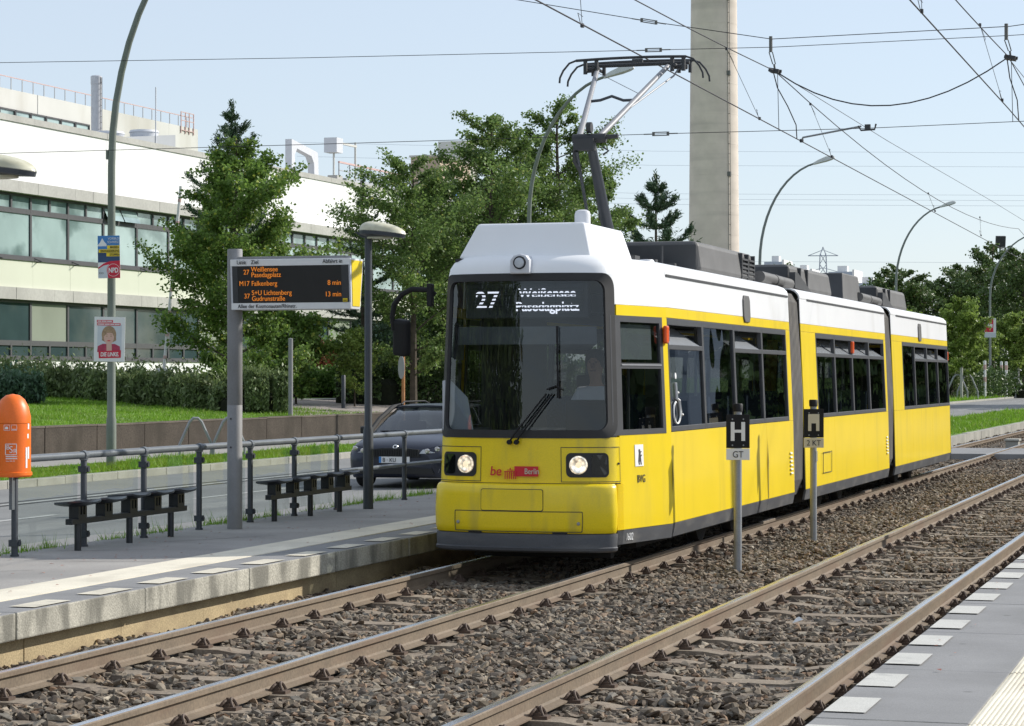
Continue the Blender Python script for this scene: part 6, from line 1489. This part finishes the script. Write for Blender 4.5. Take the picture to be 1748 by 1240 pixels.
# ------------------------------------------------------------------ trees, hedges, grass
def tree(name, label, x, y, h, cr, th, seed, lm, n, L=.11, W=.085, prof='ovoid', z0=None, tr=None, group=None, nb=30, up=.55, spread=.42, low=.12, gap=1.0):
    rg = np.random.default_rng(seed); rd = random.Random(seed)
    z0 = lawn_z(x) if z0 is None else z0
    t = thing(name, label, 'tree', (x, y, z0), 0, group)
    tr = tr or h * .013
    mb = MB()
    bend = [(0, 0, -.3)]; px_, py__ = 0.0, 0.0
    for k in range(1, 9):
        px_ += rd.uniform(-.02, .02) * h * .12; py__ += rd.uniform(-.02, .02) * h * .12; bend.append((px_, py__, h * .95 * k / 8))
    mb.tube(bend, [tr * (1.25 - .135 * k) for k in range(9)], 8)
    def trunk_at(f): i = min(7, int(f * 8)); a, b = Vector(bend[i]), Vector(bend[i + 1]); return a.lerp(b, f * 8 - i)
    pr = {'ovoid': lambda q: math.sin(math.pi * min(1, max(0, (q * .86 + .12)))) ** .62, 'cone': lambda q: (1 - q) ** .75 * .95 + .07, 'round': lambda q: math.sqrt(max(0.02, 1 - (2 * q * .93 - .86) ** 2)), 'tear': lambda q: (min(1, .72 + q * 1.3) if q < .22 else (1 - ((q - .22) / .78) ** 2.6) * .93 + .09), 'column': lambda q: (.55 + .45 * math.sin(math.pi * q)) * (1 - q ** 5 * .7)}[prof]
    segs = []; wts = []
    for i in range(nb):
        q = (i + rd.uniform(-.4, .4)) / nb; q = min(.985, max(0, q))
        f = (th + (h * .93 - th) * q) / (h * .95); p = trunk_at(min(.99, f)); az = i * 2.39996 + rd.uniform(-.5, .5)
        ln = cr * pr(q) * rd.uniform(.68, 1.18) * (gap if rd.random() > .15 else gap * .7); el = up * (1 - .2 * q) + rd.uniform(-.15, .2) - (.35 if q < .15 else 0)
        d = Vector((math.cos(az) * math.cos(el), math.sin(az) * math.cos(el), math.sin(el)))
        pts = [p]; cur = Vector(p)
        for k in range(4):
            d = (d + Vector((rd.uniform(-.12, .12), rd.uniform(-.12, .12), rd.uniform(-.02, .13)))).normalized(); cur = cur + d * ln / 4; pts.append(cur.copy())
        r0 = max(.012, tr * .38 * (1 - .7 * q)); mb.tube(pts, [r0, r0 * .75, r0 * .55, r0 * .35, r0 * .2], 5, caps=False)
        for k in range(1, 4): segs.append((pts[k], pts[k + 1], ln * .10)); wts.append(ln * (.55 + .3 * k))
        for k in (1, 2, 3):
            for s in range(2):
                b0 = pts[k].lerp(pts[k + 1], rd.random()); a2 = az + rd.choice((-1, 1)) * rd.uniform(.5, 1.2); l2 = ln * rd.uniform(.25, .5)
                b1 = b0 + Vector((math.cos(a2) * .85, math.sin(a2) * .85, rd.uniform(-.1, .6))) * l2
                mb.tube([b0, b1], [r0 * .35, r0 * .12], 4, caps=False); segs.append((b0, b1, l2 * .22)); wts.append(l2 * 2.2)
    mb.build('trunk', M['bark'], t, smooth=True)
    w = np.array(wts); w /= w.sum(); ch_ = rg.choice(len(segs), n, p=w)
    A = np.array([s[0][:] for s in segs]); B = np.array([s[1][:] for s in segs]); S = np.array([max(.10, s[2] * spread * 2.4) for s in segs])
    f = rg.uniform(.1, 1.08, (n, 1)); P = A[ch_] * (1 - f) + B[ch_] * f + rg.normal(size=(n, 3)) * S[ch_][:, None] * np.array([1, 1, .75])
    P = P[P[:, 2] > th * .8 - .2]
    V, F = leaf_quads(P, L, W, rg)
    np_obj('crown', V, F, lm, t)
    return t
def conifer(name, label, x, y, h, cr, seed, lm, z0=None, n=16000, base=.15, whorls=12, upturn=.5, droop=0.0, L=.16, group=None, per=6, pw=.85):
    rg = np.random.default_rng(seed); rd = random.Random(seed); z0 = lawn_z(x) if z0 is None else z0
    t = thing(name, label, 'tree', (x, y, z0), 0, group); mb = MB(); tr = h * .014
    mb.tube([(0, 0, -.3), (0, 0, h * .5), (rd.uniform(-.1, .1), 0, h * .99)], [tr * 1.2, tr * .7, tr * .12], 8)
    segs = []; wt = []
    for i in range(whorls):
        q = i / (whorls - .6); z = h * (base + (.97 - base) * q)
        for k in range(per):
            az = k * 2 * math.pi / per + i * .7 + rd.uniform(-.3, .3); ln = cr * ((1 - q) ** pw + .06) * rd.uniform(.6, 1.2)
            p0 = Vector((0, 0, z)); pts = [p0]; el = -.1 - droop + .5 * q
            for s in range(5):
                e = el + upturn * (s / 4) ** 1.5; p0 = p0 + Vector((math.cos(az) * math.cos(e), math.sin(az) * math.cos(e), math.sin(e))) * ln / 5; pts.append(p0)
            r0 = max(.01, tr * .3 * (1 - q)); mb.tube(pts, [r0, r0 * .8, r0 * .6, r0 * .45, r0 * .3, r0 * .2], 4, caps=False)
            for s in range(1, 5):
                segs.append((pts[s], pts[s + 1])); wt.append(ln * (.5 + s * .45))
                for sd in (-1, 1):
                    a2 = az + sd * rd.uniform(.5, .9); l2 = ln * .28 * rd.uniform(.6, 1.1); b1 = pts[s] + Vector((math.cos(a2) * l2, math.sin(a2) * l2, l2 * .3)); segs.append((pts[s], b1)); wt.append(l2 * 2.2)
    segs.append((Vector((0, 0, h * .86)), Vector((0, 0, h * 1.0)))); wt.append(sum(wt) * .025)
    mb.build('trunk', M['bark'], t, smooth=True)
    w = np.array(wt); w /= w.sum(); c = rg.choice(len(segs), n, p=w); A = np.array([s[0][:] for s in segs]); B = np.array([s[1][:] for s in segs])
    f = rg.uniform(0, 1.1, (n, 1)); D = (B - A)[c]; D /= np.linalg.norm(D, axis=1, keepdims=True) + 1e-9
    P = A[c] * (1 - f) + B[c] * f + rg.normal(size=(n, 3)) * .045 * (cr / 2)
    V, F = leaf_quads(P, L, L * .22, rg, .1, D + rg.normal(size=D.shape) * .5, .7); np_obj('crown', V, F, lm, t); return t
# the groups nearest the stop
conifer('pine_tree', 'dark pine rising behind the linden tree on the lawn', -33.1, 75.6, 10.05, 2.2, 11, M['needle'], n=19000, base=.45, whorls=11, upturn=.7, L=.17, pw=.65)
tree('linden_tree', 'leafy linden tree behind the departure board', -29.3, 67.3, 8.6, 2.6, .35, 3, M['leaf_linden'], 46000, .105, .09, 'tear', nb=50, spread=.27, low=.1)
tree('maple_tree', 'leftmost maple of the group, right of the platform lamp', -26.6, 75.8, 8.6, 2.6, 1.1, 21, M['leaf_maple'], 30000, .10, .082, 'ovoid', spread=.30, group='maples behind the tram front', nb=40)
tree('maple_tree', 'middle maple of the group, above the tram front', -25.3, 80.2, 10.8, 2.9, 1.2, 22, M['leaf_maple'], 42000, .102, .084, 'ovoid', spread=.30, group='maples behind the tram front', nb=46)
tree('maple_tree', 'tallest maple, its crown behind the pantograph arm', -23.9, 83.8, 11.7, 3.0, 1.2, 23, M['leaf_maple'], 44000, .102, .084, 'ovoid', spread=.30, group='maples behind the tram front', nb=46)
tree('maple_tree', 'lower maple at the right end of the group beside the pine', -23.7, 89.0, 9.2, 1.55, 1.2, 24, M['leaf_maple'], 22000, .105, .086, 'round', group='maples behind the tram front', nb=36)
tree('maple_tree', 'back maple filling the gap between the middle crowns', -28.6, 86.5, 8.6, 3.0, .6, 25, M['leaf_maple'], 26000, .14, .11, 'round', group='maples behind the tram front', nb=36)
conifer('pine_tree', 'small pine at the left of the maple group by the lamp', -29.6, 79.0, 7.9, 1.5, 31, M['needle'], n=11000, base=.25, whorls=11, upturn=.6, L=.16)
tree('young_tree', 'young sapling with sparse leaves at the driveway edge', -28.4, 75.0, 2.6, .9, .5, 33, M['leaf_young'], 3200, .11, .085, 'round', nb=16, tr=.03)
tree('young_tree', 'bushy young tree between linden and departure display', -30.3, 74.5, 3.2, 1.5, .3, 34, M['leaf_linden'], 9000, .12, .10, 'round', nb=24, tr=.04)
conifer('pine_tree', 'airy pine with upturned boughs left of the tall chimney', -23.5, 97.3, 9.9, 2.6, 35, M['needle'], z0=.2, n=15000, base=.40, whorls=8, upturn=.85, L=.24, per=5, pw=.6)
tree('far_tree', 'round tree behind the pine at the chimney foot', -24.2, 118.0, 7.4, 2.6, 1.0, 36, M['leaf_far'], 9000, .2, .16, 'round', z0=.1, nb=24)
# trees at the far right
far = [(-32.6, 228, 11.6, 3.6, 'ovoid', 'leftmost dark tree of the far right row above the tram tail'), (-31.4, 229, 12.5, 3.8, 'ovoid', 'second dark tree of the far right row, pointed top'), (-29.4, 236, 11.2, 3.8, 'round', 'lower dark tree in the middle of the far right row'),
       (-26.9, 242, 13.2, 4.0, 'round', 'broad dark tree left of the floodlight'), (-23.7, 237, 15.0, 3.9, 'ovoid', 'tallest dark tree under the floodlight'), (-19.8, 227, 14.0, 4.3, 'ovoid', 'dark tree at the right picture edge'), (-20.8, 254, 14.0, 4.6, 'round', 'back tree between the right edge trees')]
for k, (x, y, h, cr, pf, lb) in enumerate(far):
    tree('far_tree', lb, x, y, h * 1.02, cr, 1.2, 50 + k, M['leaf_far'], 15000, .27, .22, pf, z0=.1, group='dark trees beyond the road', nb=34)
tree('young_tree', 'light green young tree just right of the tram tail', -21.1, 187, 8.3, 2.2, 1.9, 61, M['leaf_young'], 12000, .22, .18, 'column', z0=.1, tr=.06, nb=30)
tree('young_tree', 'light green young tree right of the poster lamp', -19.4, 214, 7.6, 2.3, 2.0, 62, M['leaf_young'], 11000, .24, .19, 'column', z0=.1, tr=.07, nb=28)
tree('young_tree', 'yellow green young tree peeping over the tram tail', -22.9, 170, 6.9, 1.7, 1.6, 63, M['leaf_young'], 8000, .2, .16, 'column', z0=.1, tr=.05, nb=26)
tree('young_tree', 'pale young tree behind the poster lamp', -22.4, 209, 6.2, 2.0, 1.2, 64, M['leaf_young'], 8000, .22, .18, 'round', z0=.1, tr=.05, nb=24)
for k, (x, y, lb) in enumerate([(-20.95, 186.2, 'wooden stake at the young tree by the tram tail'), (-19.1, 213.0, 'wooden stake at the right hand young tree')]):
    t = thing('tree_stake', lb, 'stake', (x, y, .1), 0, 'stakes of the young trees'); MB().lathe([(.11, -.2), (.11, 2.6), (0, 2.62)], 7).build('stake', M['bld_conc'], t)
tree('far_tree', 'small tree crown above the tram roof between far blocks', -97, 520, 26.8, 4.5, 18, 71, M['leaf_far'], 6000, .6, .45, 'round', z0=0, nb=24)
# trees and a block on the near side, seen as reflections in the tram windows
nb_ = thing('apartment_house', 'grey apartment house behind the near platform', 'building', (17.7, 128, 0)); MB().box(0, 9, 0, 7, 0, 17).build('wall', M['far_grey'], nb_)
mb = MB()
for r_ in range(5):
    for c in range(3): mb.box(.6 + c * 2.8, 2.4 + c * 2.8, -.05, 0, 1.2 + r_ * 2.9, 2.6 + r_ * 2.9)
mb.build('windows', M['far_win'], nb_)
# hedges and shrubs
def hedge(name, label, path, w, h, lm, n, seed, L=.09, zf=lawn_z, cat='hedge', rough=.16, spiky=.0):
    rg = np.random.default_rng(seed); c0 = Vector((*path[0], 0)); t = thing(name, label, cat, (path[0][0], path[0][1], zf(path[0][0])))
    P_ = np.array(path, float); seg = np.linalg.norm(np.diff(P_, axis=0), axis=1); cum = np.concatenate([[0], np.cumsum(seg)]); tot = cum[-1]
    s = rg.uniform(0, tot, n); i = np.clip(np.searchsorted(cum, s) - 1, 0, len(seg) - 1); f = ((s - cum[i]) / seg[i])[:, None]
    B = P_[i] * (1 - f) + P_[i + 1] * f; T = (P_[i + 1] - P_[i]) / seg[i][:, None]; N = np.stack([-T[:, 1], T[:, 0]], 1)
    a = rg.uniform(-.1, math.pi + .1, n); wob = 1 + rough * (np.sin(s * 2.3) + np.sin(s * 5.1 + 1)) * .5 + rg.normal(0, .07, n); 
    rad = np.sqrt(rg.uniform(.55, 1.0, n)) * wob
    u = np.sign(np.cos(a)) * np.abs(np.cos(a)) ** .45 * w / 2 * rad; v = np.abs(np.sin(a)) ** .45 * h * rad + rg.exponential(spiky, n) * (np.sin(a) > .7) if spiky else np.abs(np.sin(a)) ** .45 * h * rad
    zg = np.array([zf(x) for x in B[:, 0]])
    Q = np.stack([B[:, 0] + N[:, 0] * u, B[:, 1] + N[:, 1] * u, zg + np.maximum(.02, v)], 1) - np.array([path[0][0], path[0][1], zf(path[0][0])])
    V, F = leaf_quads(Q, L, L * (.42 if spiky else .7), rg, .2, np.tile([0, 0, 1.], (n, 1)) + rg.normal(size=(n, 3)) * .4 if spiky else None, .6 if spiky else 0); np_obj('foliage', V, F, lm, t)
    mb = MB()
    rows = []
    for (x, y), k in zip(path, range(len(path))):
        a_, b_ = path[max(0, k - 1)], path[min(len(path) - 1, k + 1)]; d = Vector((b_[0] - a_[0], b_[1] - a_[1])).normalized(); nn = Vector((-d.y, d.x)); zz = zf(x) - zf(path[0][0])
        rows.append([(x - path[0][0] + nn.x * q * w * .27, y - path[0][1] + nn.y * q * w * .27, zz + hh) for q, hh in ((-1, -.2), (-1, h * .45), (-.6, h * .58), (.6, h * .58), (1, h * .45), (1, -.2))])
    mb.grid(rows); mb.poly(rows[0]); mb.poly(rows[-1]); mb.build('dark_core', M['core'], t)
    return t
hedge('hedge', 'long loose hedge along the top of the lawn', [(-41.5, 72.6), (-37.0, 70.0), (-34.0, 68.6), (-31.0, 66.4), (-28.0, 64.2)], 1.7, .66, M['hedge'], 46000, 90, .17, spiky=.13, rough=.3)
hedge('shrub', 'rounded feathery shrub at the right end of the lawn hedge', [(-27.9, 64.6), (-27.3, 64.9), (-26.9, 65.2)], 1.9, 1.02, M['hedge'], 14000, 91, .13, cat='shrub', spiky=.06)
hedge('juniper_shrub', 'blue green juniper at the left picture edge', [(-36.6, 61.2), (-34.9, 62.2), (-33.9, 63.2)], 2.0, .62, M['needle_blue'], 12000, 92, .16, cat='shrub', spiky=.10, rough=.4)
hedge('hedge', 'bright clipped hedge beyond the driveway', [(-35.2, 83.5), (-32.6, 87.2), (-30.6, 89.6), (-29.2, 91.0)], 2.2, 1.15, M['hedge_green'], 22000, 93, .13)
hedge('juniper_shrub', 'spreading green juniper on top of the bank left of the sapling', [(-36.8, 86.6), (-34.6, 89.6), (-31.2, 92.6)], 2.6, 1.75, M['hedge_green'], 15000, 94, .17, cat='shrub', spiky=.12, rough=.5)
hedge('dead_shrub', 'rust brown dead juniper among green ones', [(-34.4, 86.2), (-33.7, 86.9)], .9, 1.65, M['dead'], 3500, 95, .13, cat='shrub', spiky=.08, rough=.4)
hedge('hedge', 'dark clipped hedge behind the estate car', [(-30.4, 78.5), (-28.9, 79.0), (-28.1, 81.5), (-26.6, 88.0), (-25.6, 96.0)], 2.0, 1.55, M['hedge_dark'], 36000, 96, .12)
hedge('shrub', 'dark conifer shrubs between maples and clipped hedge', [(-31.2, 84.0), (-29.4, 86.0), (-27.0, 92.0)], 2.6, 2.6, M['needle'], 16000, 97, .2, cat='shrub', spiky=.15, rough=.5)
z1 = lambda x: .1
for pth, n_, lb, hh_ in (([(25, 40), (27, 90), (30, 122)], 14000, 'first belt', 9.5), ([(3, 172), (16, 171), (30, 169), (42, 168)], 30000, 'second belt', 22), ([(26, 230), (22, 330)], 10000, 'third belt', 10), ([(-46, 14), (-40, -14), (-30, -44)], 9000, 'fourth belt', 9)):
    wd = hedge('woodland', lb + ' of trees behind the near platform, outside the picture', pth, 10, hh_, M['leaf_far'], n_, 110 + n_, .95, zf=lambda x: 0.0, cat='trees', rough=.35); stuff(wd)
hedge('shrub', 'dark bushes between the far young trees', [(-22.0, 194), (-20.9, 206), (-20.6, 216)], 3.0, 2.0, M['hedge_dark'], 9000, 98, .25, zf=z1, cat='shrub', rough=.4)
hedge('shrub', 'light bush behind the far hoops', [(-22.8, 188), (-22.0, 192)], 2.6, 2.2, M['hedge'], 6000, 99, .22, zf=z1, cat='shrub', rough=.3)
hedge('shrub', 'small round bush at the rightmost far hoops', [(-18.9, 212), (-18.6, 213)], 1.4, .9, M['hedge_dark'], 1500, 100, .2, zf=z1, cat='shrub')
# grass
def blades(P, H, W, rg):
    n = len(P); a = rg.uniform(0, 2 * math.pi, n); d = np.stack([np.cos(a), np.sin(a), np.zeros(n)], 1) * W[:, None] / 2; ln = rg.normal(0, .35, (n, 3)) * H[:, None]; ln[:, 2] = H
    V = np.stack([P - d, P + d, P + ln], 1).reshape(-1, 3); F = np.arange(3 * n).reshape(-1, 3); return V, F
rgG = np.random.default_rng(5)
def grass(name, x0, x1, y0, y1, n, h, zf, w=.012):
    x = rgG.uniform(x0, x1, n); y = rgG.uniform(y0, y1, n); z = np.array([zf(a) for a in x]); keep = np.ones(n, bool)
    H = rgG.gamma(4, h / 4, n) * (1 + .45 * np.sin(x * 1.9 + np.sin(y * .8) * 2)); H = np.clip(H, .01, .6)
    P = np.stack([x, y, z], 1); V, F = blades(P, H, np.full(n, w), rgG); o = np_obj(name, V, F, M['grass']); return stuff(o)
grass('grass', -37.5, -25.5, 44, 70, 80000, .045, lawn_z, .022)
grass('grass', -21.5, -19.5, 30, 75, 40000, .06, lambda x: .125, .022)
grass('grass', -11.8, -8.4, 52, 125, 30000, .07, lambda x: .10, .04)
grass('grass', -25.2, -19.5, 150, 235, 14000, .14, lambda x: .13, .08)
# weeds along the platform's back edge
n = 9000; cl = rgG.uniform(14, 46, 80); yy = rgG.choice(cl, n) + rgG.normal(0, .16, n); xx = -10.74 + np.abs(rgG.normal(0, .055, n)) * rgG.choice([-1, 1], n); hh = rgG.gamma(2.2, .026, n); hh = np.clip(hh, .01, .30)
V, F = blades(np.stack([xx, yy, np.full(n, .20)], 1), hh, np.full(n, .009), rgG); stuff(np_obj('weeds', V, F, M['grass']))
n = 2600; yy = rgG.uniform(12, 50, n); xx = -10.76 + rgG.normal(0, .035, n); V, F = blades(np.stack([xx, yy, np.full(n, .20)], 1), rgG.gamma(2, .014, n), np.full(n, .008), rgG); stuff(np_obj('weeds', V, F, M['grass']))
# fallen leaves and crumbs on the platforms
n = 260; xx = np.concatenate([rgG.uniform(-10.7, -8.6, 180), rgG.uniform(-1.9, .2, 80)]); yy = np.concatenate([rgG.uniform(15, 34, 180), rgG.uniform(11, 30, 80)])
V, F = leaf_quads(np.stack([xx, yy, np.full(n, .232)], 1), .035, .025, rgG, 6); stuff(np_obj('fallen_leaves', V, F, M['dead']))
# litter on the track
lt = thing('paper_scrap', 'crumpled white paper scrap on the ballast of the right track', 'litter', (-3.35, 18.6, -.10)); MB().add([(-.05, 0, 0), (.04, -.02, .03), (.06, .04, 0), (-.03, .05, .035), (0, .02, .05)], [(0, 1, 4), (1, 2, 4), (2, 3, 4), (3, 0, 4)]).build('paper', M['white'], lt)
